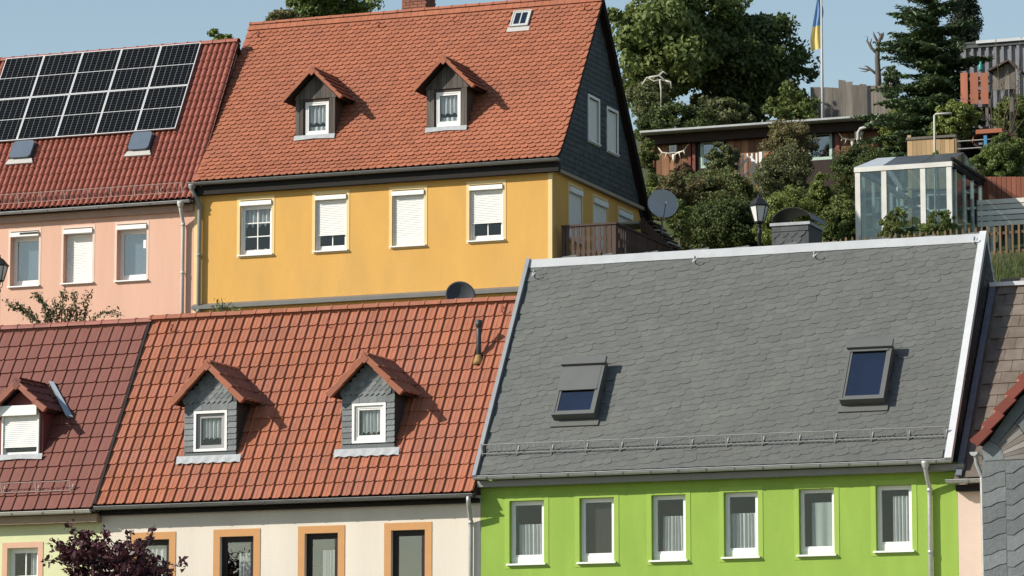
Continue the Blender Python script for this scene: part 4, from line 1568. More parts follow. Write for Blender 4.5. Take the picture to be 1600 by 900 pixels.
# ledge below the windows
za_ = (at(330, 479, YU - .08).z + at(800, 452, YU - .08).z) / 2
lg = MB()
xl0 = at(303, 480, YU).x
lg.hexa([(xl0, YU - .16, za_ - .07), (XY1, YU - .16, za_ - .07), (XY1, YU - .003, za_ - .07), (xl0, YU - .003, za_ - .07), (xl0, YU - .16, za_ + .02), (XY1, YU - .16, za_ + .02), (XY1, YU - .003, za_ + .09), (xl0, YU - .003, za_ + .09)])
lg.build('wall_ledge', mat('grey_ledge_sheet', (0.15, 0.15, 0.145), 0.5, 0.1), hy)
y_part = deck(hy, y_roof, (20.45, 16.4), DECK)
sk = []
kwY = dict(rev=.015, fw=.04, sw=.05, sill=False, bottom=.085, curtain=[('c', .06, .94, .34, .95, dict(folds=5, scallop=.06)), ('c', .06, .94, .0, .28, dict(folds=4))])
OLDDARK = mat('dark_grey_boards', (0.075, 0.058, 0.048), 0.85, 0.3, 8, streak=True)  # darker board tone for the dormer walls and the hut roof
_, s_, j1 = dormer(hy, y_roof, (463.5, 523.5), 215.5, 156, (493, 104.5), ((450, 157), (540.5, 150)), 'plank', (476.5, 513.5, 158.5, 212), beaver, ORANGE, BV_W, BV_H * 1.5, OLDDARK, kwY, over=.26, rr=.075)
sk.append(s_)
_, s_, j2 = dormer(hy, y_roof, (668, 729.5), 203, 142, (697, 87.5), ((653.5, 140), (745.5, 133.5)), 'plank', (681, 719.5, 143, 197.5), beaver, ORANGE, BV_W, BV_H * 1.5, OLDDARK, kwY, over=.26, rr=.075)
sk.append(s_)
s_ = skylight(hy, y_roof, ((804, 21), (832, 17.5), (797, 45), (826, 42)), mat('pale_grey_hatch_frame', (0.45, 0.46, 0.45), 0.5, 0.05), GLASSR, mat('dark_green_room_sheet', (.015, .025, .02), .6), raise_=.09, fw=.035, flash=PALE, bars=1)
sk.append(s_)
cover(y_part, y_roof, beaver, ORANGE, BV_W, BV_H, stagger=True, skip=skipper(sk), s0=-.02, s1=y_roof.len - .26, jit=.004)
cover(y_part, y_roof, long_beaver, ORANGE, BV_W, .3, s0=y_roof.len - .28, s1=y_roof.len - .05, lift=.02, name='ridge_course_tile')
# half tiles close the staggered courses at the verges
ms = []
hb_ = flat_tile('verge_tile', arc_edge(.004, BV_W / 2, .04, 4), .30, .030, .014, ORANGE)
for i in range(1, int((y_roof.len - .26) / BV_H), 2):
    ms.append(y_roof.M(y_roof.x1 - BV_W / 2, i * BV_H - .02))
    ms.append(y_roof.M(y_roof.x0, i * BV_H - .02))
lay('verge_tile', hb_, ORANGE, ms, y_part)
ridge_caps(y_part, y_roof.x0, y_roof.x1, 16.25, 22.33, ORANGE, step=.40, r=.10)
b = MB()
for k in range(len(y_roof.prof) - 1):
    p0, p1 = y_roof.prof[k], y_roof.prof[k + 1]
    b.beam((XY1 + .22, p0.y, p0.z - .09), (XY1 + .22, p1.y, p1.z - .09), .05, .11, (0, -1, 1))
b.beam((XY1 + .22, 16.25, 22.26), (XY1 + .22, 20.45, 16.30), .05, .16, (0, 1, 1))
b.build('barge_board', DARKWOOD, y_part)
for p in ((403, 57), (591, 42), (708, 34), (913, 15)):
    x, t = y_roof.px(*p)
    roof_hook(hy, y_roof, x, t, ORANGE)
gutter(hy, at(293, 290, 12.72).x, -3.66, 12.72, 17.33, ZINCD, r=.07)
MB().box(XYW + .02, -3.72, 12.82, YU - .013, 17.02, 17.25).build('eaves_box', DARKWOOD, hy)
downpipe(hy, at(300, 295, 12.72).x, 12.72, 17.31, YU - .10, ZU, mat('grey_pipe', (0.24, 0.24, 0.235), 0.45, 0.12), r=.055, dx=at(311, 400, YU - .1).x - at(300, 295, 12.72).x)
# small slates of the gable, too fine to tell apart
ms = []
gs = flat_tile('gable_slate', [(0, .0), (.085, -.05), (.17, .03)], .22, .016, .01, SLATED)
for i in range(34):
    for j in range(44):
        y = YU + .1 + j * .165 + (i % 2) * .08
        z = ZG + .05 + i * .15
        if z + .2 > za(y + .08) - .02 or y > YB - .15: continue
        if any(a - .12 < y + .08 < b2 + .1 and c - .15 < z + .07 < d2 + .06 for a, b2, c, d2 in gw[3:]): continue
        ms.append(frame_m(Vector((XY1 + .064, y, z)), Vector((0, 1, 0)), Vector((0, 0, 1)), Vector((1, 0, 0))) @ Matrix.Rotation(random.gauss(.12, .03), 4, 'Z'))
tag(link('gable_slates', joined('gable_slates', gs, ms, SLATED), hy), kind='stuff')
# brick chimney on the ridge
c0 = at(629, 15, 16.55)
cw_ = .72
BRICK = mat('red_brown_brick', (0.23, 0.095, 0.065), 0.85, 0.2, 8, obj_rand=.25)
MORT = mat('grey_mortar', (0.20, 0.17, 0.15), 0.9, 0.15)
ch = MB().box(c0.x + .02, c0.x + cw_ - .02, 16.52, 17.17, 21.0, 23.3).build('chimney', MORT, hy)
bl = .235
for i in range(14):
    z = 22.2 + i * .078
    for j in range(4):
        xa = c0.x + j * bl - (bl / 2 if i % 2 else 0)
        xb2 = min(xa + bl - .012, c0.x + cw_)
        xa = max(xa, c0.x)
        if xb2 - xa > .05:
            MB().box(xa, xb2, 16.50, 16.57, z, z + .066).build('brick', BRICK, ch)
    for j in range(3):
        ya = 16.572 + j * bl - (bl / 2 if i % 2 else 0)
        yb2 = min(ya + bl - .012, 17.19)
        ya = max(16.572, ya)
        if yb2 - ya > .04:
            MB().box(c0.x + cw_ - .07, c0.x + cw_, ya, yb2, z, z + .066).build('brick', BRICK, ch)
MB().box(c0.x - .05, c0.x + cw_ + .05, 16.45, 17.24, 23.302, 23.38).build('chimney_cap', ZINCD, ch)

# balcony
BAL = mat('brown_balcony_wood', (0.075, 0.045, 0.036), 0.65, 0.2, 6, streak=True, obj_rand=.2)
ba = thing('balcony', 'dark brown wooden balcony with carved boards at the yellow house gable', 'balcony', (-3.1, 15.3, ZU))
bx1 = at(962, 352, 13.3).x
bzt, bzf = at(915, 353, 13.3).z, at(915, 353, 13.3).z - 1.0
by1 = 17.6
MB().box(XY1 + .15, bx1, 13.3, by1, bzf - .12, bzf - .01).build('floor', BAL, ba)
for (x, y) in ((bx1 - .05, 13.35), (bx1 - .05, by1 - .05), (XY1 + .2, 13.35)):
    MB().box(x - .05, x + .05, y - .05, y + .05, ZU, bzt).build('post', BAL, ba)
MB().box(XY1 + .15, bx1 + .03, 13.27, 13.37, bzt + .002, bzt + .05).build('handrail', BAL, ba)
MB().box(bx1 - .10, bx1 + .03, 13.372, by1, bzt + .002, bzt + .05).build('handrail', BAL, ba)


def carved(u0, u1, z0, z1):
    n = 12
    l = []
    for k in range(n + 1):
        t = k / n
        l.append((u0 + .028 * abs(math.sin(t * math.pi * 3)) ** .6, z0 + (z1 - z0) * t))
    r = [(u1 - .028 * abs(math.sin(t / n * math.pi * 3)) ** .6, z0 + (z1 - z0) * t / n) for t in range(n, -1, -1)]
    return l + r


nb = 9
wdt = (bx1 - .1 - XY1 - .25) / nb
for i in range(nb):
    u = XY1 + .25 + i * wdt
    p = carved(u + .008, u + wdt - .008, bzf, bzt)
    MB().prism([(a, 13.30, z) for a, z in p], (0, .025, 0)).build('board', BAL, ba)
nb = 26
wdt = (by1 - 13.4) / nb
for i in range(nb):
    u = 13.4 + i * wdt
    p = carved(u + .008, u + wdt - .008, bzf, bzt)
    MB().prism([(bx1 - .03, y, z) for y, z in p], (.025, 0, 0)).build('board', BAL, ba)
# garden stair behind the balcony
gs_ = thing('garden_stair', 'dark timber stair climbing behind the balcony below the grey dish', 'stair', (-2.0, 18.8, ZU))
s0p, s1p = at(1062, 402, 18.4), at(1016, 350, 18.4)
for k in range(9):
    t = k / 8
    p = s0p.lerp(s1p, t)
    MB().box(p.x - .17, p.x + .17, 18.0, 19.0, p.z - .02, p.z + .02).build('tread', BAL if k % 3 else mat('bleached_tread', (.35, .34, .32), .8), gs_)
for y in (17.95, 19.02):
    MB().beam((s0p.x + .1, y, s0p.z - .12), (s1p.x - .1, y, s1p.z - .02), .04, .22).build('stringer', BAL, gs_)
    MB().box(s1p.x - .1, s1p.x, y - .05, y + .05, ZU, s1p.z + .1).build('post', BAL, gs_)
    MB().box(s0p.x, s0p.x + .1, y - .05, y + .05, ZU - .3, s0p.z - .1).build('post', BAL, gs_)
MB().box(s1p.x - .75, s1p.x - .1, 18.0, 19.0, s1p.z - .03, s1p.z + .03).build('landing', mat('bleached_tread', (.35, .34, .32), .8), gs_)


# satellite dishes
def dish(label, c, r, facing, m, foot, lnb=True):
    t = thing('satellite_dish', label, 'satellite dish', foot)
    d = Vector(facing).normalized()
    q = d.to_track_quat('Z', 'Y').to_matrix()
    pr = []
    for k in range(9):
        a = k / 8
        pr.append((max(.001, r * a), r * .22 * a * a))
    for k in range(8, -1, -1):
        a = k / 8
        pr.append((max(.001, r * a * (1.0 if k < 8 else 1.02)), r * .22 * a * a - .012))
    MB().lathe(pr, c, 28, q).build('reflector', m, t, True)
    b = MB()
    back = Vector(c) - d * .06
    b.tube([back, Vector((foot[0], foot[1], back.z)), Vector(foot)], .024, 8)
    b.build('mast', ZINCD, t)
    if lnb:
        b = MB()
        low = Vector(c) + q @ Vector((0, -r * .95, r * .2))
        tip = Vector(c) + q @ Vector((0, -r * .45, r * 1.25))
        b.tube([low, tip], .012, 6)
        b.build('feed_arm', ZINCD, t)
        b = MB()
        b.lathe([(.02, -.06), (.035, -.05), (.035, .05), (.02, .06)], tip, 10, q)
        b.build('receiver', WHITE, t, True)
    return t


DG = mat('dark_grey_dish', (0.06, 0.064, 0.072), 0.7, 0.06)
LG = mat('pale_grey_dish', (0.42, 0.43, 0.45), 0.5, 0.08)
c = at(719, 463, 7.2)
dish('dark grey satellite dish behind the red ridge in front of the yellow wall', c, .36, (.55, -1, .25), DG, (c.x, 7.35, ZU), False)
c = at(1035, 320, 17.9)
dish('pale grey satellite dish on a mast beside the slate clad gable', c, .41, (.55, -1, .30), LG, (c.x - .1, 18.15, ZU))


# street lamps
IRON = mat('black_cast_iron', (0.018, 0.018, 0.02), 0.45, 0.1)
MILK = mat('milky_lamp_glass', (0.80, 0.80, 0.78), 0.3, 0.04, trans=.25)


def lamp(label, x, y, ztop, group):
    t = thing('street_lamp', label, 'street lamp', (x, y, ZU), group)
    zb = ztop - .72
    MB().lathe([(.12, ZU), (.12, ZU + .25), (.07, ZU + .4), (.05, ZU + .9), (.042, zb - .3), (.06, zb - .28), (.06, zb - .22), (.035, zb - .2), (.035, zb - .1), (.05, zb - .08), (.05, zb - .02)], (x, y, 0), 12).build('post', IRON, t, True)
    lan = MB()
    lan.lathe([(.11, zb - .02), (.13, zb + .0), (.13, zb + .02)], (x, y, 0), 6)
    for k in range(6):
        a = 2 * math.pi * (k + .5) / 6
        lan.tube([(x + .125 * math.cos(a), y + .125 * math.sin(a), zb), (x + .235 * math.cos(a), y + .235 * math.sin(a), zb + .40)], .013, 6)
    lan.lathe([(.255, zb + .395), (.265, zb + .42), (.22, zb + .46), (.12, zb + .58), (.05, zb + .62), (.03, zb + .66), (.04, zb + .68), (.012, zb + .72)], (x, y, 0), 6)
    lan.build('lantern_frame', IRON, t)
    for k in range(6):
        a0, a1 = 2 * math.pi * (k + .5) / 6, 2 * math.pi * (k + 1.5) / 6
        pts = [(x + r_ * math.cos(a), y + r_ * math.sin(a), z) for r_, a, z in ((.118, a0, zb + .03), (.118, a1, zb + .03), (.226, a1, zb + .39), (.226, a0, zb + .39))]
        c = Vector((-(math.cos(a0) + math.cos(a1)), -(math.sin(a0) + math.sin(a1)), 0)).normalized() * .005
        MB().prism(pts, c).build('lantern_pane', MILK, t)
    b = MB()
    for sx in (-1, 1):
        b.tube([(x, y, zb - .2), (x + sx * .09, y, zb - .17), (x + sx * .12, y, zb - .08), (x + sx * .10, y, zb)], .011, 6)
    b.build('scroll_arm', IRON, t)


p = at(1186, 302, 9.5)
lamp('black iron lantern post with milky panes behind the slate ridge', p.x, 9.5, p.z, 'lantern posts of the upper street')
p = at(-1, 397, 9.8)
lamp('black iron lantern post standing before the pink facade', p.x, 9.8, p.z, 'lantern posts of the upper street')


# ------------------------------------------------------------------ vegetation
def leaf(name, c, var=.3, rnd_=.35, tr=.3, tint=None, rough=.6):
    return mat(name, c, rough, var, 1.2, island=rnd_, trans=tr, tint=tint, tint_amt=.7, tint_scale=.9, spec=.35)


L_MID = leaf('mid_green_leaf', (0.125, 0.17, 0.045), tint=(0.18, 0.20, 0.06))
L_DARK = leaf('dark_green_leaf', (0.085, 0.115, 0.032), tint=(0.062, 0.09, 0.028))
L_LIGHT = leaf('yellow_green_leaf', (0.20, 0.24, 0.06), tint=(0.14, 0.19, 0.055))
L_OLIVE = leaf('olive_leaf', (0.16, 0.15, 0.062), tint=(0.20, 0.145, 0.07))
L_GREY = leaf('grey_green_leaf', (0.16, 0.175, 0.075), tint=(0.125, 0.155, 0.055))
L_SPRUCE = leaf('spruce_needle', (0.08, 0.125, 0.058), tint=(0.125, 0.165, 0.06), tr=.15)
L_THUJA = leaf('thuja_scale', (0.022, 0.034, 0.018), tr=.1)
L_PURPLE = leaf('purple_leaf', (0.055, 0.018, 0.024), tint=(0.11, 0.034, 0.042), tr=.25, rough=.42)
L_YELLOW = leaf('yellow_leaf', (0.27, 0.25, 0.07), tr=.4)
L_GRASS = leaf('grass_blade', (0.085, 0.115, 0.035), tint=(0.14, 0.14, 0.06), tr=.35)
BARK = mat('grey_brown_bark', (0.085, 0.065, 0.048), 0.9, 0.3, 8, bump=.5, bscale=20)
BARKP = mat('pale_bark', (0.42, 0.40, 0.36), 0.85, 0.25, 8)
DEAD = mat('bleached_dead_wood', (0.105, 0.088, 0.075), 0.9, 0.4, 9, bump=.5, bscale=18)


def leaves_v(c, size, nrm=None, droop=0.0, aspect=.55):
    "diamond leaves with a fold at points c"
    n = len(c)
    r = rng.normal(size=(n, 3))
    if nrm is not None:
        r = r * .75 + nrm
    r[:, 2] += .15
    r /= np.linalg.norm(r, axis=1)[:, None] + 1e-9
    t = rng.normal(size=(n, 3))
    t[:, 2] -= droop
    t -= r * (t * r).sum(1)[:, None]
    t /= np.linalg.norm(t, axis=1)[:, None] + 1e-9
    b = np.cross(r, t)
    L = size * rng.uniform(.6, 1.25, n)[:, None]
    v = np.empty((n, 4, 3))
    v[:, 0] = c - t * L * .5
    v[:, 1] = c + b * L * aspect * .5 + r * L * .08 + t * L * .05
    v[:, 2] = c + t * L * .55
    v[:, 3] = c - b * L * aspect * .5 + r * L * .08 + t * L * .05
    return v.reshape(-1, 3)


def clumps(c, rad, ncl, lump=.3, inner=.35):
    "clump centres through a crown with an uneven outline"
    u = rng.normal(size=(ncl, 3))
    u /= np.linalg.norm(u, axis=1)[:, None]
    ph = rng.uniform(0, 6.28, 6)
    bulge = 1 + lump * (np.sin(u[:, 0] * 3.1 + ph[0]) * np.sin(u[:, 1] * 2.7 + ph[1]) + .6 * np.sin(u[:, 2] * 4.3 + ph[2] + u[:, 0] * 2.2))
    rr = inner + (1 - inner) * rng.uniform(0, 1, ncl) ** .55
    return np.array(c) + u * np.array(rad) * (rr * bulge)[:, None], u


def crown_mesh(name, c, rad, ncl, per, size, m, crad=None, lump=.3, inner=.35, flat=.75, zmin=None, aspect=.55):
    cc, u = clumps(c, rad, ncl, lump, inner)
    crad = crad or .24 * (rad[0] * rad[1] * rad[2]) ** (1 / 3)
    p = rng.normal(size=(ncl, per, 3))
    ln = np.linalg.norm(p, axis=2, keepdims=True)
    p = p / ln * (rng.uniform(.25, 1.0, (ncl, per, 1)) ** .6)
    nr = p.reshape(-1, 3) * .5 + np.repeat(u, per, 0) * .35
    cr = crad * rng.uniform(.6, 1.35, (ncl, 1, 1))
    pts = (cc[:, None, :] + p * cr * np.array([1, 1, flat])).reshape(-1, 3)
    if zmin is not None:
        k = pts[:, 2] > zmin
        pts, nr = pts[k], nr[k]
    return np_mesh(name, leaves_v(pts, size, nr, aspect=aspect), 4, m), cc


def branchy(b, root, tips, r0, sag=.0):
    root = Vector(root)
    for t in tips:
        t = Vector(t)
        mid = root.lerp(t, .5) + Vector((random.uniform(-.1, .1), random.uniform(-.1, .1), random.uniform(.0, .12) - sag)) * (t - root).length
        b.tube([root, mid, t], [r0, r0 * .6, r0 * .15], 6)


def plant(name, label, cat, cx, top, bot, half, Y, m, size, ncl, per, depth=None, bark=None, group=None, lump=.25, inner=.35, trunk=.06, flat=.75, crad=None, aspect=.55, limbs=7):
    "tree or shrub whose crown covers photo rows top..bot and columns cx +- half at the distance Y"
    pc = at(cx, (top + bot) / 2, Y)
    pt, pb = at(cx, top, Y), at(cx, bot, Y)
    rx = abs(at(cx + half, top, Y).x - at(cx - half, top, Y).x) / 2 * .93
    rz = (pt.z - pb.z) / 2
    ry = depth or rx
    gz_ = ground_z(pc.x, Y)
    t = thing(name, label, cat, (pc.x, Y, gz_), group)
    me, cc = crown_mesh('crown', (pc.x, Y, pc.z), (rx * .88, ry * .88, rz * .88), ncl, per, size, m, crad, lump, inner, flat, gz_ + .05, aspect)
    link('crown', me, t)
    b = MB()
    fork = Vector((pc.x + random.uniform(-.1, .1), Y, max(gz_ + .2, pc.z - rz * .55)))
    b.tube([(pc.x, Y, gz_ - .15), Vector((pc.x, Y, gz_)).lerp(fork, .6) + Vector((.05, 0, 0)), fork], [trunk * 1.3, trunk, trunk * .85], 8)
    idx = rng.permutation(len(cc))[:limbs]
    branchy(b, fork, [tuple(cc[i]) for i in idx], trunk * .6)
    b.build('trunk', bark or BARK, t, True)
    return t


# big trees behind the summer house
plant('broadleaf_tree', 'tall mid green broadleaf tree beside the slate gable behind the summer house', 'tree', 1040, -38, 185, 92, 41, L_MID, .21, 200, 120, depth=2.6, group='trees on the hillside', trunk=.16, lump=.28)
plant('broadleaf_tree', 'tall dark green broadleaf tree between the lighter tree and the flagpole', 'tree', 1160, 2, 200, 98, 44, L_DARK, .20, 240, 125, depth=2.8, group='trees on the hillside', trunk=.18, lump=.25)
plant('broadleaf_tree', 'light green tree crown filling the gap between two taller trees', 'tree', 1098, -40, 120, 62, 43, L_MID, .16, 110, 130, depth=2, group='trees on the hillside', trunk=.12)
plant('broadleaf_tree', 'leafy treetop showing over the orange ridge left of the brick chimney', 'tree', 520, -55, 60, 66, 42, L_MID, .17, 110, 130, depth=2, group='trees on the hillside', trunk=.14)
plant('broadleaf_tree', 'low treetop just above the orange ridge near its left end', 'tree', 455, 14, 70, 46, 40, L_OLIVE, .15, 50, 100, depth=1.2, group='trees on the hillside', trunk=.1)
plant('broadleaf_tree', 'small light green treetop above the wine red ridge', 'tree', 346, 48, 100, 25, 40, L_LIGHT, .14, 40, 90, depth=.8, group='trees on the hillside', trunk=.08)
plant('hedge', 'dark clipped hedge along the back of the summer house roof', 'hedge', 1058, 162, 240, 80, 39.0, L_DARK, .09, 170, 130, depth=.8, lump=.06, inner=.5)
plant('shrub', 'light green bush at the foot of the flagpole', 'shrub', 1240, 136, 215, 50, 40.5, L_MID, .13, 80, 110, depth=1.0, group='garden shrubs')
plant('shrub', 'pale leafy bush below the dark tree behind the summer house', 'shrub', 1130, 150, 215, 48, 40, L_GREY, .12, 80, 100, depth=.9, group='garden shrubs')
plant('shrub', 'pale bush with bare arching twigs beside the slate gable', 'shrub', 1018, 108, 205, 40, 39.6, L_GREY, .11, 80, 90, depth=.9, group='garden shrubs')
tw = MB()
for q in ([(1004, 132), (1011, 121), (1022, 127), (1032, 124), (1045, 130)], [(1014, 121), (1030, 118), (1046, 132)], [(1031, 125), (1033, 140), (1033, 165)], [(1030, 118), (1036, 112), (1042, 116)], [(1040, 126), (1048, 128), (1049, 138)]):
    tw.tube([at(x, y, 38.7) for x, y in q], [.035, .03, .025, .018, .012][:len(q)], 6)
q = at(1033, 165, 38.7)
tw.tube([q, (q.x, 38.7, ground_z(q.x, 38.7))], [.025, .05], 6)
tag(tw.build('bare_branch', BARKP, None, True), 'pale bare twigs arching out of the bush beside the slate gable', 'branch')

# conifers
def conifer(label, cx, topy, Y, base_r, m, levels, wh, twig, group=None, droop=.25, name='conifer_tree', lowpx=None):
    p = at(cx, topy, Y)
    gz_ = ground_z(p.x, Y)
    t = thing(name, label, 'tree', (p.x, Y, gz_), group)
    H = p.z - gz_
    pts, nrs = [], []
    br = MB()
    nbr = levels * wh
    for i in range(levels):
        for j in range(wh):
            f = min(.985, max(0, (i + random.random()) / levels + random.gauss(0, .012)))
            z = gz_ + .25 + (H - .3) * f
            L0 = base_r * (1 - f) ** .75 + .12
            a = random.uniform(0, 2 * math.pi)
            L = L0 * random.choice((random.uniform(.45, .8), random.uniform(.8, 1.2)))
            d = np.array([math.cos(a), math.sin(a), 0])
            s_ = np.array([-math.sin(a), math.cos(a), 0])
            up0 = .15 + .35 * f
            nst = max(3, int(L / .075))
            for q in range(nst):
                u = (q + 1) / nst
                zz = z + L * (up0 * u - droop * u * u + .22 * droop * u ** 4)
                cen = np.array([p.x, Y, zz]) + d * L * u
                wdt = .34 * L * (1 - u) ** .6 * min(1, u * 4) + .06
                for sgn in (-1, 1):
                    nn = max(1, int(wdt / .06))
                    for e in range(nn):
                        v = (e + .5) / nn
                        pts.append(cen + s_ * sgn * wdt * v + np.array([0, 0, -.10 * v * wdt]) + rng.normal(size=3) * .018)
                        nrs.append((0, 0, 1.6))
                pts.append(cen + np.array([0, 0, .02]))
                nrs.append((0, 0, 1.6))
            br.tube([(p.x, Y, z), (p.x + d[0] * L * .5, Y + d[1] * L * .5, z + L * (up0 * .5 - droop * .25)), (p.x + d[0] * L * .9, Y + d[1] * L * .9, z + L * (up0 * .9 - droop * .7))], [.022, .014, .006], 4, False)
    link('crown', np_mesh('crown', leaves_v(np.array(pts), twig, np.array(nrs), droop=.5, aspect=.42), 4, m), t)
    br.tube([(p.x, Y, gz_ - .2), (p.x, Y, gz_ + H * .5), (p.x, Y, p.z)], [.13, .08, .015], 8)
    br.build('trunk', BARK, t, True)
    return t


conifer('tall spruce with layered drooping branches beside the tan board screen', 1457, -120, 30, 2.5, L_SPRUCE, 31, 10, .19, 'conifers in the garden')
t_ = plant('thuja_tree', 'dark columnar thuja standing behind the spruce against the sky', 'tree', 1507, -70, 150, 23, 35, L_THUJA, .09, 150, 130, depth=.45, lump=.05, inner=.5, group='conifers in the garden', flat=1.4, crad=.2)
t_ = plant('conifer_tree', 'small rounded conifer beside the grey plank fence', 'tree', 1394, 96, 170, 17, 41, L_SPRUCE, .08, 60, 110, depth=.35, lump=.05, inner=.5, group='conifers in the garden')

# shrubs on the slope below the summer house
sh = [
    ('broadleaf_tree', 'brownish olive fruit tree before the summer house middle', 'tree', 1234, 186, 285, 52, 31.5, L_OLIVE, .10, 110, 95, 1.0),
    ('shrub', 'grey green bush under the brownish fruit tree', 'shrub', 1225, 232, 330, 48, 29.5, L_GREY, .085, 120, 100, .9),
    ('shrub', 'leafy climber bush between the summer house window and white trellis', 'shrub', 1128, 222, 285, 30, 32.6, L_GREY, .12, 60, 80, .5),
    ('hedge', 'shaggy light green hedge in front of the summer house wall', 'hedge', 1105, 262, 345, 92, 31.0, leaf('hay_green_leaf', (0.165, 0.185, 0.07), tint=(.12, .16, .05)), .09, 220, 110, .8),
    ('hedge', 'dark hedge low behind the lantern post', 'hedge', 1130, 302, 415, 80, 27.0, L_DARK, .10, 200, 110, 1.0),
    ('shrub', 'olive bush at the back corner of the slate clad gable', 'shrub', 1058, 268, 350, 42, 29.0, L_OLIVE, .09, 90, 100, .8),
    ('hedge', 'rounded dark clipped hedge beside the greenhouse', 'hedge', 1349, 222, 320, 57, 27.0, L_DARK, .075, 190, 130, .9),
    ('shrub', 'bright yellow green tuft left of the rounded hedge', 'shrub', 1282, 268, 345, 22, 27.5, L_LIGHT, .09, 60, 90, .4),
    ('shrub', 'broad leafy bush above the chimney cowl', 'shrub', 1225, 296, 390, 62, 25.0, L_LIGHT, .10, 140, 100, .9),
    ('shrub', 'mid green bush between chimney and greenhouse', 'shrub', 1312, 300, 400, 38, 22.5, L_MID, .09, 110, 110, .7),
    ('shrub', 'small ivy bush at the left end of the summer house', 'shrub', 1012, 212, 275, 16, 33.0, L_MID, .10, 40, 80, .4),
    ('shrub', 'grey leaved bush below the small ivy bush', 'shrub', 1025, 272, 350, 26, 30.5, L_MID, .09, 60, 90, .6),
    ('shrub', 'pink tinged low bush under the summer house antlers', 'shrub', 1068, 252, 290, 24, 32.4, leaf('reddish_leaf', (.11, .07, .035), tint=(.16, .07, .05)), .07, 40, 80, .4),
    ('shrub', 'yellowing shoot beside the garden stair', 'shrub', 1072, 344, 408, 9, 21.0, L_YELLOW, .085, 22, 40, .2),
    ('shrub', 'green leafy plant under the slate gable dish', 'shrub', 1062, 310, 380, 20, 24.0, L_MID, .09, 50, 80, .5),
    ('shrub', 'dense bush above the red brown board fence', 'shrub', 1560, 216, 292, 52, 24.6, L_MID, .10, 150, 120, .8),
    ('shrub', 'yellow green bush between spruce and red brown boards', 'shrub', 1492, 148, 226, 36, 26.2, L_LIGHT, .11, 80, 90, .7),
    ('shrub', 'green bush behind the weathered nesting hut', 'shrub', 1585, 140, 230, 44, 29.0, L_MID, .11, 100, 90, .8),
    ('shrub', 'low leafy plant before the greenhouse door posts', 'shrub', 1397, 330, 385, 30, 19.2, L_MID, .075, 50, 80, .35),
    ('shrub', 'low bushy plant before the greenhouse right corner', 'shrub', 1466, 330, 385, 38, 19.2, L_MID, .075, 70, 80, .35),
    ('shrub', 'spruce foot bush beside the summer house gutter', 'shrub', 1395, 160, 250, 26, 32.0, L_LIGHT, .09, 70, 90, .5),
    ('shrub', 'small vine on the tan board screen', 'shrub', 1462, 236, 262, 30, 23.4, L_LIGHT, .08, 22, 50, .2),
]
for (nm, lb, ct, cx, top, bot, half, Y, m, size, ncl, per, dep) in sh:
    plant(nm, lb, ct, cx, top, bot, half, Y, m, size * .82, int(ncl * 1.2), int(per * 1.25), depth=dep, trunk=.03, group='garden shrubs' if ct == 'shrub' else 'garden hedges' if ct == 'hedge' else None,
          lump=.12 if ct == 'hedge' else .28, inner=.45 if ct == 'hedge' else .3)


def spray(label, name, stems, Y, m, size, dens, group=None, bark=None, foot=None):
    "shrub of separate leafy stems given as photo polylines"
    p0 = at(*stems[0][0], Y)
    zf = foot if foot is not None else ground_z(p0.x, Y)
    t = thing(name, label, 'shrub', (p0.x, Y, zf), group)
    b = MB()
    pts = []
    for s in stems:
        pl = [at(x, y, Y + random.uniform(-.2, .2)) for x, y in s]
        base = pl[0]
        b.tube([Vector((base.x * .6 + p0.x * .4, Y, zf))] + pl, [.02] + [.016 * (1 - .7 * i / len(pl)) for i in range(len(pl))], 6)
        for a, c in zip(pl, pl[1:]):
            n = max(2, int((c - a).length * dens))
            for k in range(n):
                q = a.lerp(c, random.random())
                pts.append([q.x + random.gauss(0, .055), q.y + random.gauss(0, .055), q.z + random.gauss(0, .055)])
    b.build('stem', bark or BARK, t, True)
    link('leaves', np_mesh('leaves', leaves_v(np.array(pts), size, aspect=.42), 4, m), t)


spray('sparse arching shrub with small leaves before the pink wall', 'arching_shrub',
      [[(60, 505), (45, 488), (20, 480), (10, 470)], [(62, 505), (42, 492), (35, 478), (22, 473)], [(75, 505), (68, 478), (60, 462), (52, 458)], [(78, 505), (75, 484), (64, 468), (55, 461)],
       [(90, 505), (88, 480), (84, 468)], [(96, 505), (97, 484), (99, 462), (101, 456)], [(108, 505), (112, 490), (113, 478)], [(120, 505), (121, 490), (116, 470), (117, 456)],
       [(128, 505), (133, 488), (131, 474), (143, 456)], [(140, 505), (150, 494), (165, 488), (178, 488), (192, 493)], [(70, 505), (80, 492), (84, 484)], [(100, 505), (106, 492), (104, 482)]],
      9.2, leaf('shrub_grey_leaf', (.10, .115, .05), tint=(.15, .11, .07)), .115, 110)
spray('small green weed tuft at the foot of the yellow wall', 'weed_tuft',
      [[(345, 495), (343, 478), (338, 470)], [(347, 495), (348, 476), (346, 466)], [(350, 495), (356, 478), (362, 472)], [(352, 495), (364, 484), (372, 482)], [(342, 495), (334, 484), (330, 480)]],
      8.6, leaf('weed_leaf', (.10, .16, .035)), .10, 55)
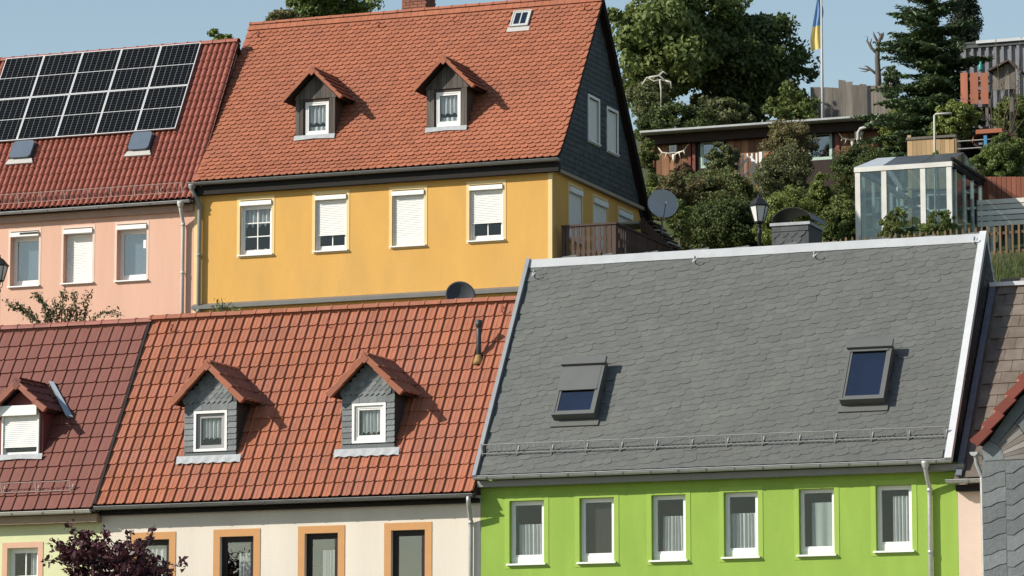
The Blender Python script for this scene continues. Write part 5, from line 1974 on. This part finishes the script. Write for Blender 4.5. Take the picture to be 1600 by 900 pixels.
spray('twiggy half bare shrub beside the weathered nesting hut', 'twiggy_shrub',
      [[(1560, 235), (1545, 190), (1530, 165), (1500, 150)], [(1565, 235), (1570, 180), (1585, 140), (1600, 118)], [(1562, 235), (1560, 190), (1562, 150), (1575, 110)], [(1568, 235), (1590, 200), (1612, 170)],
       [(1558, 235), (1535, 205), (1515, 190), (1508, 180)], [(1562, 235), (1580, 205), (1590, 170), (1592, 130)], [(1563, 235), (1550, 200), (1548, 160), (1552, 125)], [(1566, 230), (1600, 225)],
       [(1562, 235), (1575, 190), (1570, 150), (1560, 120), (1556, 60)], [(1564, 235), (1582, 190), (1590, 150), (1594, 62)]],
      26.3, L_OLIVE, .07, 14, bark=mat('brown_twig', (.12, .085, .06), .9, .2))

# purple-leaved tree in front of the white house
pp = thing('purple_plum_tree', 'purple leaved plum tree before the cream white facade', 'tree', (at(175, 930, -3.2).x, -3.2, ZL))
c_ = at(180, 906, -3.2)
mA, cc = crown_mesh('crown', (c_.x, -3.2, c_.z), (1.35, .9, .95), 120, 46, .155, L_PURPLE, crad=.30, lump=.25, inner=.4)
extra = []
stems = [[(178, 900), (150, 868), (118, 838), (105, 812)], [(185, 900), (190, 862), (165, 835), (162, 826)], [(190, 900), (215, 860), (232, 840), (240, 824)], [(200, 900), (240, 875), (280, 885), (291, 878)],
         [(150, 900), (110, 885), (80, 875), (62, 878)], [(150, 900), (112, 860), (88, 850), (84, 846)], [(200, 900), (205, 850), (203, 828)]]
sb = MB()
sb.tube([(c_.x, -3.2, ZL - .1), (c_.x + .05, -3.2, (ZL + c_.z) / 2), (c_.x, -3.2, c_.z - .2)], [.11, .09, .07], 9)
for s in stems:
    pl = [at(x, y, -3.2 + random.uniform(-.3, .3)) for x, y in s]
    sb.tube([Vector((c_.x, -3.2, c_.z - .3))] + pl, [.035, .022, .014, .010, .006][:len(pl) + 1], 6)
    for a, b2 in zip(pl[1:], pl[2:]):
        for k in range(11):
            q = a.lerp(b2, random.random())
            extra.append([q.x + random.gauss(0, .07), q.y + random.gauss(0, .07), q.z + random.gauss(0, .06)])
branchy(sb, (c_.x, -3.2, c_.z - .3), [tuple(cc[i]) for i in range(14)], .04)
link('crown', mA, pp)
link('shoot_leaves', np_mesh('shoot_leaves', leaves_v(np.array(extra), .15, aspect=.62), 4, L_PURPLE), pp)
sb.build('trunk', mat('dark_plum_bark', (.035, .022, .02), .85, .3), pp, True)

# long grass on the bank below the picket fence
gp = []
for k in range(9000):
    x, y = random.uniform(5.0, 10.5), random.uniform(13.2, 18.2)
    z = ground_z(x, y)
    a = random.uniform(0, 6.28)
    h = random.uniform(.12, .42)
    dx, dy = math.cos(a) * .012, math.sin(a) * .012
    lx, ly = random.gauss(.03, .07), random.gauss(0, .07)
    gp += [(x - dx, y - dy, z - .05), (x + dx, y + dy, z - .05), (x + lx + dx * .3, y + ly + dy * .3, z + h)]
go = link('grass', np_mesh('grass', np.array(gp), 3, L_GRASS))
tag(go, 'long green grass on the bank below the picket fence', 'grass', kind='stuff')

# dead tree
dt = MB()
Yd = 45.0
for s, r_ in (([(1373, 150), (1373, 118), (1371, 90), (1373, 68), (1378, 52)], [.17, .15, .13, .10, .06]), ([(1371, 84), (1362, 75), (1354, 63)], [.08, .07, .05]), ([(1372, 118), (1362, 109), (1350, 108), (1342, 106)], [.08, .06, .04, .02]),
              ([(1366, 112), (1356, 104), (1350, 103)], [.05, .04, .02]), ([(1374, 72), (1368, 58), (1364, 54)], [.06, .05, .03]), ([(1373, 112), (1380, 106), (1384, 104)], [.05, .04, .02]),
              ([(1362, 75), (1360, 68), (1363, 60)], [.05, .04, .02]), ([(1377, 62), (1380, 55), (1381, 50)], [.05, .04, .02]), ([(1373, 95), (1378, 90), (1378, 88)], [.04, .03, .02]), ([(1373, 66), (1366, 52), (1365, 49)], [.04, .03, .012]), ([(1376, 58), (1372, 50), (1370, 51)], [.04, .025, .01]), ([(1362, 108), (1352, 112), (1345, 111)], [.035, .025, .01]), ([(1374, 80), (1380, 74), (1382, 68)], [.04, .025, .01]), ([(1354, 64), (1356, 58), (1352, 56)], [.035, .02, .01])):
    pl = [at(x + random.uniform(-1, 1), y, Yd) for x, y in s]
    dt.tube(pl, [w * .68 for w in r_], 8)
q = at(1373, 150, Yd)
dt.tube([q, (q.x, Yd, ground_z(q.x, Yd) - .1)], [.17, .2], 8)
tag(dt.build('dead_tree', DEAD, None, True), 'bare dead tree trunk with broken limbs behind the plank fence', 'tree')

# ------------------------------------------------------------------ flag
fp = at(1283, -25, 42)
fo = thing('flagpole', 'tall thin pale flagpole behind the summer house', 'flagpole', (fp.x, 42, ground_z(fp.x, 42)))
MB().tube([(fp.x, 42, ground_z(fp.x, 42) - .2), (fp.x, 42, 25), (fp.x, 42, fp.z)], [.055, .045, .03], 10).build('pole', mat('pale_pole_paint', (.45, .45, .44), .5, .08), fo, True)
MB().lathe([(.0, -.0), (.05, .03), (.06, .06), (.05, .09), (.0, .12)], fp, 12).build('finial', mat('brass_knob', (.4, .3, .1), .4), fo, True)
fl = thing('flag', 'limp flag of blue and yellow hanging from the pole', 'flag', (fp.x, 42, 26.0))
ft, fm_, fb_ = at(1281, -2, 42).z, at(1280, 40, 42).z, at(1278, 76, 42).z
for nm, z1, z0, cm in (('blue_field', ft, fm_ + .003, (0.17, 0.31, 0.56)), ('yellow_field', fm_, fb_, (0.74, 0.60, 0.22))):
    b = MB()
    n, k = 20, 8
    g = {}
    for i in range(n + 1):
        for j in range(k + 1):
            u = i / n
            z = z0 + (z1 - z0) * j / k
            f = (ft - z) / (ft - fb_)
            wd = .10 + .27 * min(1, f * 1.3)
            x = fp.x - .05 - wd * u + .05 * f
            y = 42 + .055 * math.sin(u * 9 + f * 2) * (1 - .2 * f)
            b.v.append(Vector((x + .10 * (f < .5) * math.sin(f * 6.28) * (1 - u), y, z - .05 * u * f)))
    for i in range(n):
        for j in range(k):
            q = i * (k + 1) + j
            b.f.append([q, q + k + 1, q + k + 2, q + 1])
    b.build(nm, mat(nm, cm, .85, .08, trans=.3), fl, True)

# ------------------------------------------------------------------ summer house
YC = 34.0
WOODB = mat('brown_stained_boards', (0.25, 0.125, 0.066), 0.75, 0.4, 5, streak=True, obj_rand=.45)
FASC = mat('dark_brown_fascia', (0.03, 0.018, 0.014), 0.7, 0.2)
cr0, cr1 = at(1000, 206, YC - .7), at(1378, 180, YC - .7)
zc = (cr0.z + cr1.z) / 2
sx0, sx1 = at(1017, 235, YC).x, at(1378, 215, YC).x
gz0 = 19.3
so = thing('summer_house', 'brown wooden summer house with flat roof on the slope', 'garden house', ((sx0 + sx1) / 2, YC + 1.5, gz0))
holes = [rect_px(1094, 1131, 219, 262, YC), rect_px(1262, 1300, 206, 250, YC)]
wall('wall', FASC, so, [(sx0, gz0), (sx1, gz0), (sx1, zc - .1), (sx0, zc - .1)], holes, Matrix.Translation((0, YC, 0)), .12)
for xx in (sx0, sx1 - .1):
    MB().box(xx, xx + .1, YC + .121, YC + 3.6, gz0, zc - .1).build('side_wall', WOODB, so)
MB().box(sx0, sx1, YC + 3.601, YC + 3.7, gz0, zc - .1).build('back_wall', WOODB, so)
x = sx0 + .12
while x < sx1 - .2:
    w_ = random.uniform(.2, .27)
    if not any(h[0] - .08 < x + w_ and x < h[1] + .08 for h in holes):
        MB().box(x, x + w_ - .012, YC - .03, YC - .002, gz0, zc - .35).build('board', WOODB, so)
    x += w_
for px_q in (1021, 1078, 1085, 1310):
    xq = at(px_q, 230, YC).x
    MB().box(xq - .05, xq + .05, YC - .07, YC - .031, gz0, zc - .35).build('post', mat('red_brown_post', (.17, .055, .04), .7, .2), so)
GREENF = mat('pale_green_frame', (0.42, 0.55, 0.47), 0.6, 0.05)
for h in holes:
    window(so, h, Matrix.Translation((0, YC, 0)), rev=.01, fw=.06, sw=.03, frame=GREENF, sill=False, pane=GLASSB, curtain=('c', .55, 1, .0, .95, dict(folds=3)) if h is holes[0] else None)
rf = MB().box(cr0.x, cr1.x, YC - .7, YC + 4, zc - .05, zc + .02).build('roof', mat('grey_roof_felt', (.33, .33, .32), .8, .15), so)
MB().box(cr0.x + .03, cr1.x - .1, YC - .30, YC - .035, zc - .34, zc - .052).build('fascia', FASC, rf)
MB().box(cr0.x, cr1.x + .02, YC - .74, YC - .701, zc - .03, zc + .03).build('roof_edge', ZINC, rf)
b = MB()
b.tube([at(1364, 184, YC - .74), at(1363, 191, YC - .72), at(1358, 197, YC - .6), at(1345, 201, YC - .45), at(1341, 207, YC - .38), at(1341, 240, YC - .38)], .055, 8)
b.build('rain_pipe', mat('pale_rain_pipe', (.42, .42, .40), .5, .1), so, True)
for k in range(5):
    p = at(1197, 190, YC + .2)
    MB().box(p.x, p.x + .62, YC + .2, YC + .7, zc + .03 + k * .05, zc + .065 + k * .05).build('stacked_slat', OLDWOOD, so)
BONE = mat('bleached_antler', (.72, .66, .56), .7, .12)
for lb, pts in (('pale antlers on the board wall beside the red brown posts', [(1053, 243), (-1, 26)]), ('pale antlers on the board wall near the rain pipe', [(1332, 220), (-1, 20)])):
    c = at(*pts[0], YC - .08)
    s_ = pts[1][1] / 26
    a = thing('antlers', lb, 'antlers', c, 'antlers on the summer house')
    for sg in (-1, 1):
        b = MB()
        b.tube([c, c + Vector((sg * .14 * s_, -.08, .06 * s_)), c + Vector((sg * .36 * s_, -.12, .10 * s_)), c + Vector((sg * .52 * s_, -.1, .32 * s_))], [.03, .03, .025, .01], 7)
        b.tube([c + Vector((sg * .2 * s_, -.1, .08 * s_)), c + Vector((sg * .26 * s_, -.14, -.12 * s_))], [.02, .007], 6)
        b.tube([c + Vector((sg * .36 * s_, -.12, .10 * s_)), c + Vector((sg * .42 * s_, -.16, -.02 * s_))], [.018, .006], 6)
        b.build('antler', BONE, a, True)
    MB().lathe([(.02, -.2), (.05, -.12), (.07, -.0), (.05, .06), (.02, .07)], c, 10).build('skull', BONE, a, True)
for lb, px_q in (('small house shaped wall lantern above the antlers by the red brown posts', (1053, 233)), ('small house shaped wall lantern near the rain pipe', (1343, 211))):
    c = at(*px_q, YC - .04)
    a = thing('wall_lantern', lb, 'lantern', c, 'lanterns on the summer house')
    MB().prism([(c.x - .1, YC - .17, c.z - .14), (c.x + .1, YC - .17, c.z - .14), (c.x + .12, YC - .17, c.z + .10), (c.x - .12, YC - .17, c.z + .10)], (0, .13, 0)).build('body', WHITE, a)
    MB().prism([(c.x - .16, YC - .2, c.z + .102), (c.x + .16, YC - .2, c.z + .102), (c.x, YC - .2, c.z + .26)], (0, .17, 0)).build('roof', FASC, a)
    MB().box(c.x - .07, c.x + .07, YC - .176, YC - .171, c.z - .10, c.z + .06).build('pane', mat('grey_pane', (.5, .5, .48), .2), a)
# white trellis gate
t0, t1 = at(1154, 240, YC - .9), at(1189, 238, YC - .9)
tb = at(1170, 274, YC - .9).z
tr = thing('trellis_gate', 'white wooden trellis gate with chevron bars before the summer house', 'gate', ((t0.x + t1.x) / 2, YC - .9, tb))
for xx in (t0.x, t1.x):
    MB().box(xx - .05, xx + .05, YC - .95, YC - .85, ground_z(xx, YC - .9) - .3, t0.z).build('post', WHITE, tr)
n_ = 4
for k in range(n_):
    xx = t0.x + (t1.x - t0.x) * (k + 1) / (n_ + 1)
    MB().box(xx - .025, xx + .025, YC - .92, YC - .89, tb - .3, t0.z - .02).build('slat', WHITE, tr)
xm_ = (t0.x + t1.x) / 2
for dz in (0.0, .42):
    for sx in (t0.x + .05, t1.x - .05):
        MB().beam((sx, YC - .93, t0.z - .45 - dz), (xm_ + (.02 if sx > xm_ else -.02), YC - .93, t0.z - .12 - dz), .025, .05).build('chevron', WHITE, tr)

# grey plank fence on the crest
YF = 43.0
fo = thing('plank_fence', 'weathered grey plank fence with uneven tops behind the flagpole', 'fence', (at(1330, 180, YF).x, YF, 22.6))
pxs = list(range(1266, 1392, 11))
for i, q in enumerate(pxs):
    a, c = at(q, 140, YF), at(q + 11, 140, YF)
    top = at(q, 138 - (q - 1266) * .07 + random.uniform(-2, 3) - (9 if 1308 < q < 1325 else 0), YF).z
    MB().prism([(a.x + .006, YF, 21.6), (c.x - .006, YF, 21.6), (c.x - .006, YF, top - random.uniform(0, .05)), (a.x + .006, YF, top)], (0, .03, 0)).build('plank', OLDWOOD, fo)
for z in (22.7, 23.7):
    MB().box(at(1266, 140, YF).x, at(1391, 140, YF).x, YF + .032, YF + .09, z, z + .09).build('rail', OLDWOOD, fo)

# greenhouse
YG = 20.0
gh = thing('greenhouse', 'white framed glass greenhouse behind the picket fence', 'greenhouse', (at(1412, 320, YG).x, YG + 2, 15.3))
GWH = mat('weathered_white_paint', (.66, .66, .63), .6, .12, 6, tint=(.45, .43, .38), tint_amt=.6, tint_scale=3)
gz1 = (at(1340, 270, YG).z + at(1485, 260, YG).z) / 2
gb = 15.0
gxs = [at(x, 310, YG).x for x in (1341, 1382, 1443, 1484)]
yb_ = YG + 4.4
for x in gxs:
    MB().box(x - .07, x + .07, YG - .05, YG + .05, gb, gz1).build('post', GWH, gh)
    MB().box(x - .05, x + .05, yb_ - .05, yb_ + .05, gb, gz1).build('post', GWH, gh)
MB().box(gxs[0] - .09, gxs[-1] + .09, YG - .07, YG + .07, gz1 + .001, gz1 + .13).build('front_beam', GWH, gh)
MB().box(gxs[0] - .07, gxs[-1] + .07, yb_ - .06, yb_ + .06, gz1 + .001, gz1 + .12).build('back_beam', GWH, gh)
for k, x in enumerate((gxs[0], gxs[-1])):
    MB().box(x - .07, x + .07, YG + .071, yb_ - .061, gz1 + .02, gz1 + .14).build('side_beam', DARKWOOD if k else GWH, gh)
for y in (YG + .55, YG + 1.5, YG + 2.4, YG + 3.3):
    for x in (gxs[0], gxs[-1]):
        MB().box(x - .04, x + .04, y - .035, y + .035, gb, gz1 + .019).build('mullion', GWH, gh)
for z in (gz1 - .95, gz1 - .45):
    MB().box(gxs[0], gxs[-1], yb_ - .04, yb_ + .04, z, z + .06).build('shelf_rail', GWH, gh)
MB().box(gxs[0] + .2, gxs[-1] - .3, yb_ - .7, yb_ - .1, gz1 - .98, gz1 - .952).build('shelf', mat('grey_shelf', (.35, .37, .37), .7), gh)
MB().box(gxs[0] + .5, gxs[0] + .55, YG + 2.0, YG + 2.05, gb, gz1 - .1).build('inner_post', GWH, gh)
MB().box(gxs[1] + .5, gxs[1] + .55, YG + 2.0, YG + 2.05, gb, gz1 - .1).build('inner_post', GWH, gh)
MB().box(gxs[0] + .55, gxs[1] + .5, YG + 2.0, YG + 2.05, gz1 - .7, gz1 - .64).build('inner_rail', GWH, gh)
for i in range(3):
    MB().box(gxs[i] + .072, gxs[i + 1] - .072, YG - .006, YG + .002, gb, gz1 - .002).build('pane', GLASSG, gh)
for x in (gxs[0], gxs[-1]):
    for y0_, y1_ in zip((YG + .05, YG + .585, YG + 1.535, YG + 2.435, YG + 3.335), (YG + .515, YG + 1.465, YG + 2.365, YG + 3.265, yb_ - .05)):
        MB().box(x - .004, x + .004, y0_, y1_, gb, gz1 + .018).build('pane', GLASSG, gh)
zri = gz1 + .13
RGL = glass('roof_glass', tint=(.75, .82, .84), ior=1.6, rough=.15)
for i in range(3):
    xa, xb2 = gxs[i] - (.07 if i == 0 else -.012), gxs[i + 1] + (.07 if i == 2 else -.012)
    MB().hexa([(xa, YG - .06, zri + .002), (xb2, YG - .06, zri + .002), (xb2 - .0, YG + 1.3, zri + .46), (xa + (.25 if i == 0 else 0), YG + 1.3, zri + .46),
               (xa, YG - .06, zri + .012), (xb2, YG - .06, zri + .012), (xb2 - .0, YG + 1.3, zri + .47), (xa + (.25 if i == 0 else 0), YG + 1.3, zri + .47)]).build('roof_pane', mat('frosted_roof_sheet', (.42, .45, .47), .3, .1) if i < 1 else mat('dark_roof_sheet', (.07, .08, .085), .35, .2), gh)
    MB().hexa([(xa + (.25 if i == 0 else 0), YG + 1.302, zri + .44), (xb2, YG + 1.302, zri + .44), (xb2, yb_, zri + .05), (xa, yb_, zri + .05),
               (xa + (.25 if i == 0 else 0), YG + 1.302, zri + .45), (xb2, YG + 1.302, zri + .45), (xb2, yb_, zri + .06), (xa, yb_, zri + .06)]).build('roof_pane', RGL, gh)
b = MB()
b.beam((gxs[-1] + .1, YG - .1, gz1 + .20), (gxs[-1] + .1, yb_ + .7, gz1 + .18), .07, .08)
b.build('side_rail', DARKWOOD, gh)
MB().box(gxs[-1] + .06, gxs[-1] + .14, yb_ + .55, yb_ + .63, gb, gz1 + .14).build('corner_post', OLDWOOD, gh)

# picket fence
YK = 18.35
pf = thing('picket_fence', 'brown wooden picket fence running behind the slate ridge', 'fence', (at(1450, 380, YK).x, YK, 15.0))
PICK = mat('brown_picket_wood', (.155, .105, .062), .85, .3, 8, streak=True, obj_rand=.25)
q = 1284.0
while q < 1625:
    p = at(q, 374 - (q - 1290) * .085, YK)
    w_ = .055
    zb_ = p.z - .95
    top = p.z + random.uniform(-.03, .03)
    ln = random.gauss(0, .012)
    MB().prism([(p.x - w_ / 2, YK, zb_), (p.x + w_ / 2, YK, zb_), (p.x + w_ / 2 + ln, YK, top - .05), (p.x + ln, YK, top), (p.x - w_ / 2 + ln, YK, top - .05)], (0, .022, 0)).build('picket', PICK, pf)
    q += 9.6
for dz in (.22, .72):
    a, c = at(1284, 374, YK), at(1622, 374 - 338 * .085, YK)
    MB().beam((a.x, YK + .05, a.z - .95 + dz), (c.x, YK + .05, c.z - .95 + dz), .04, .07).build('rail', PICK, pf)

# pale plank retaining wall
YP = 21.6
pr_ = thing('plank_wall', 'pale grey horizontal plank wall right of the greenhouse', 'wall', (at(1570, 330, YP).x, YP, 15.4))
PALEW = mat('pale_painted_planks', (.62, .60, .55), .8, .15, 5, streak=(.15, 1, 1), obj_rand=.15)
z = at(1570, 352, YP).z
k = 0
while z < at(1570, 312, YP).z:
    MB().box(at(1527, 330, YP).x, at(1640, 330, YP).x, YP - .02 * k, YP - .02 * k + .03, z, z + .125).build('plank', PALEW, pr_)
    z += .15
    k += 0
for q in (1528, 1575, 1622):
    x = at(q, 330, YP).x
    MB().box(x - .05, x + .05, YP + .032, YP + .12, 15.0, z - .03).build('post', OLDWOOD, pr_)
# red-brown board fence
YR = 23.4
REDB = mat('red_brown_fence_paint', (.215, .075, .045), .75, .18, 5, streak=True, obj_rand=.15)
rb = thing('board_fence', 'low red brown vertical board fence below the dense bush', 'fence', (at(1570, 300, YR).x, YR, 16.3))
q = 1527.0
while q < 1640:
    a, c = at(q, 278, YR), at(q + 7.6, 278, YR)
    MB().box(a.x, c.x - .012, YR, YR + .025, a.z - .75, a.z + .03).build('board', REDB, rb)
    q += 7.6
for dz in (.15, .55):
    MB().box(at(1527, 278, YR).x, at(1640, 278, YR).x, YR + .027, YR + .07, at(1580, 278, YR).z - .75 + dz, at(1580, 278, YR).z - .68 + dz).build('rail', REDB, rb)
# raised red-brown board screen
YS = 26.8
bs = thing('board_screen', 'three red brown boards raised on posts above the bushes', 'screen', (at(1522, 160, YS).x, YS, ground_z(2.5, YS)))
for a, c in ((1500.5, 1511.5), (1515.5, 1528), (1532, 1543.5)):
    p, q = at(a, 114, YS), at(c, 114, YS)
    MB().box(p.x, q.x, YS, YS + .03, at(a, 163, YS).z, p.z).build('board', mat('terracotta_board', (.34, .125, .075), .75, .15, 5, streak=True, obj_rand=.1), bs)
for y_ in (123, 150):
    p, q = at(1500, y_, YS), at(1544, y_, YS)
    MB().box(p.x, q.x, YS + .032, YS + .09, p.z - .06, p.z + .03).build('rail', REDB, bs)
for q in (1504, 1540):
    x = at(q, 140, YS).x
    MB().box(x - .04, x + .04, YS + .092, YS + .17, ground_z(x, YS) - .2, at(q, 120, YS).z).build('post', OLDWOOD, bs)
p = at(1532.5, 112, YS + .06)
tag(MB().lathe([(.0, 0), (.06, .0), (.065, .04), (.065, .16), (.03, .22), (.025, .28), (.0, .28)], p + Vector((0, 0, .02)), 12).build('bottle', mat('teal_plastic', (.03, .25, .22), .4), None, True), 'teal bottle standing on the red brown boards', 'bottle')
# weathered nesting hut
YN = 27.6
nh = thing('nesting_hut', 'weathered brown little hut with sloping roof among bare twigs', 'hut', (at(1568, 130, YN).x, YN, ground_z(3.2, YN)))
a, c, d_ = at(1545, 112, YN), at(1577, 95, YN), at(1592, 112, YN)
MB().beam((a.x, YN + .3, a.z), (c.x, YN + .3, c.z), .9, .05, (0, 0, 1)).build('roof_panel', OLDDARK, nh)
MB().beam((c.x + .02, YN + .3, c.z - .02), (d_.x + .1, YN + .3, d_.z - .05), .9, .05, (0, 0, 1)).build('roof_panel', OLDDARK, nh)
for k in range(4):
    x0_ = a.x + .12 + k * .16
    MB().box(x0_, x0_ + .15, YN + .06, YN + .09, at(1560, 140, YN).z, min(c.z, a.z + (x0_ - a.x) * .55) - .04).build('board', OLDWOOD, nh)
MB().box(c.x - .08, c.x + .04, YN + .25, YN + .37, ground_z(c.x, YN) - .2, c.z - .06).build('post', OLDWOOD, nh)
# corrugated metal shed
YM = 33.0
ms_ = thing('metal_shed', 'grey corrugated metal shed at the top of the garden', 'shed', (at(1560, 120, YM).x, YM, ground_z(4, YM)))
CORR = mat('grey_corrugated_metal', (.24, .24, .26), .4, .1, metal=.4)
xa, xb2 = at(1500, 90, YM).x, at(1690, 90, YM).x
zt_, zb_ = at(1550, 73, YM).z, ground_z(4, YM) - .1
b = MB()
n_ = int((xb2 - xa) / .235)
prof = []
for k in range(n_):
    x = xa + k * .235
    prof += [(x, 0), (x + .10, 0), (x + .125, -.075), (x + .20, -.075), (x + .225, 0)]
for i, (x, y) in enumerate(prof):
    b.v += [Vector((x, YM + y, zb_)), Vector((x, YM + y, zt_))]
for i in range(len(prof) - 1):
    b.f.append([2 * i, 2 * i + 2, 2 * i + 3, 2 * i + 1])
b.build('corrugated_wall', CORR, ms_)
MB().box(xa, xa + .05, YM + .01, YM + 3, zb_, zt_).build('side_wall', CORR, ms_)
MB().box(xb2 - .1, xb2 - .05, YM + .01, YM + 3, zb_, zt_).build('side_wall', CORR, ms_)
MB().box(xa - .05, xb2, YM - .12, YM + 3.1, zt_ + .11, zt_ + .17).build('roof', mat('dark_metal_trim', (.08, .085, .09), .5, .1), ms_)
MB().box(xa - .02, xb2, YM - .10, YM - .085, zt_ - .01, zt_ + .105).build('roof_trim', mat('dark_metal_trim', (.08, .085, .09), .5, .1), ms_)
xq = at(1527, 66, YM).x
MB().box(xq, xb2, YM - .16, YM - .122, zt_ + .10, zt_ + .19).build('roof_edge', ALU, ms_)
# dark open hut with a red roof strip and blue post
YH = 26.0
oh = thing('open_hut', 'dark open hut with narrow red roof and pale rails', 'hut', (at(1525, 245, YH).x, YH + .8, ground_z(2, YH)))
xa, xb2 = at(1496, 240, YH).x, at(1566, 240, YH).x
zt_ = at(1530, 211, YH).z
MB().box(xa, xb2, YH + 1.5, YH + 1.6, 16.2, zt_).build('back_wall', FASC, oh)
for x in (xa, xb2 - .1):
    MB().box(x, x + .1, YH + .0, YH + 1.499, 16.2, zt_).build('side_wall', FASC, oh)
MB().hexa([(at(1528, 210, YH).x, YH - .2, zt_ + .002), (xb2 + .05, YH - .2, zt_ + .002), (xb2 + .05, YH + 1.7, zt_ + .1), (xa, YH + 1.7, zt_ + .1),
           (at(1528, 210, YH).x, YH - .2, zt_ + .12), (xb2 + .05, YH - .2, zt_ + .12), (xb2 + .05, YH + 1.7, zt_ + .22), (xa, YH + 1.7, zt_ + .22)]).build('roof', mat('brick_red_sheet', (.32, .11, .06), .7, .15), oh)
for y_ in (221, 233):
    p = at(1496, y_, YH - .05)
    MB().tube([(xa, YH - .05, p.z), (xb2, YH - .05, p.z)], .018, 6).build('rail', ZINC, oh)
p = at(1540, 212, YH - .3)
tag(MB().box(p.x - .045, p.x + .045, YH - .35, YH - .26, ground_z(p.x, YH) - .2, p.z).build('blue_post', mat('blue_paint', (.05, .22, .42), .5, .1)), 'bright blue post in front of the dark open hut', 'post')
# tan board screen
YT = 24.2
ts = thing('board_screen', 'tan vertical board screen with rail behind the greenhouse', 'screen', (at(1455, 250, YT).x, YT, ground_z(2, YT)))
TAN = mat('tan_new_wood', (.40, .27, .14), .75, .15, 6, streak=True, obj_rand=.2)
q = 1418.0
while q < 1490:
    a, c = at(q, 218, YT), at(q + 7.3, 218, YT)
    MB().box(a.x, c.x - .006, YT, YT + .022, at(q, 262, YT).z - .6, a.z).build('board', TAN, ts)
    q += 7.3
MB().box(at(1416, 217, YT).x, at(1494, 217, YT).x, YT - .03, YT + .06, at(1455, 216.5, YT).z, at(1455, 216.5, YT).z + .07).build('rail', OLDWOOD, ts)
for q in (1420, 1491):
    x = at(q, 217, YT).x
    MB().box(x - .05, x + .05, YT + .024, YT + .12, ground_z(x, YT) - .2, at(q, 211, YT).z).build('post', TAN, ts)
# white pipe frame
YQ = 23.6
fr_ = MB()
p0, p1, p2 = at(1460, 250, YQ), at(1460, 178.5, YQ), at(1487, 177, YQ)
fr_.tube([(p0.x, YQ, ground_z(p0.x, YQ) - .1), (p1.x, YQ, p1.z - .04), (p1.x + .04, YQ, p1.z), (p2.x, YQ, p2.z)], .032, 8)
tag(fr_.build('pipe_frame', mat('cream_pipe', (.50, .49, .44), .5, .08), None, True), 'cream angled pipe frame standing before the tan board screen', 'frame')
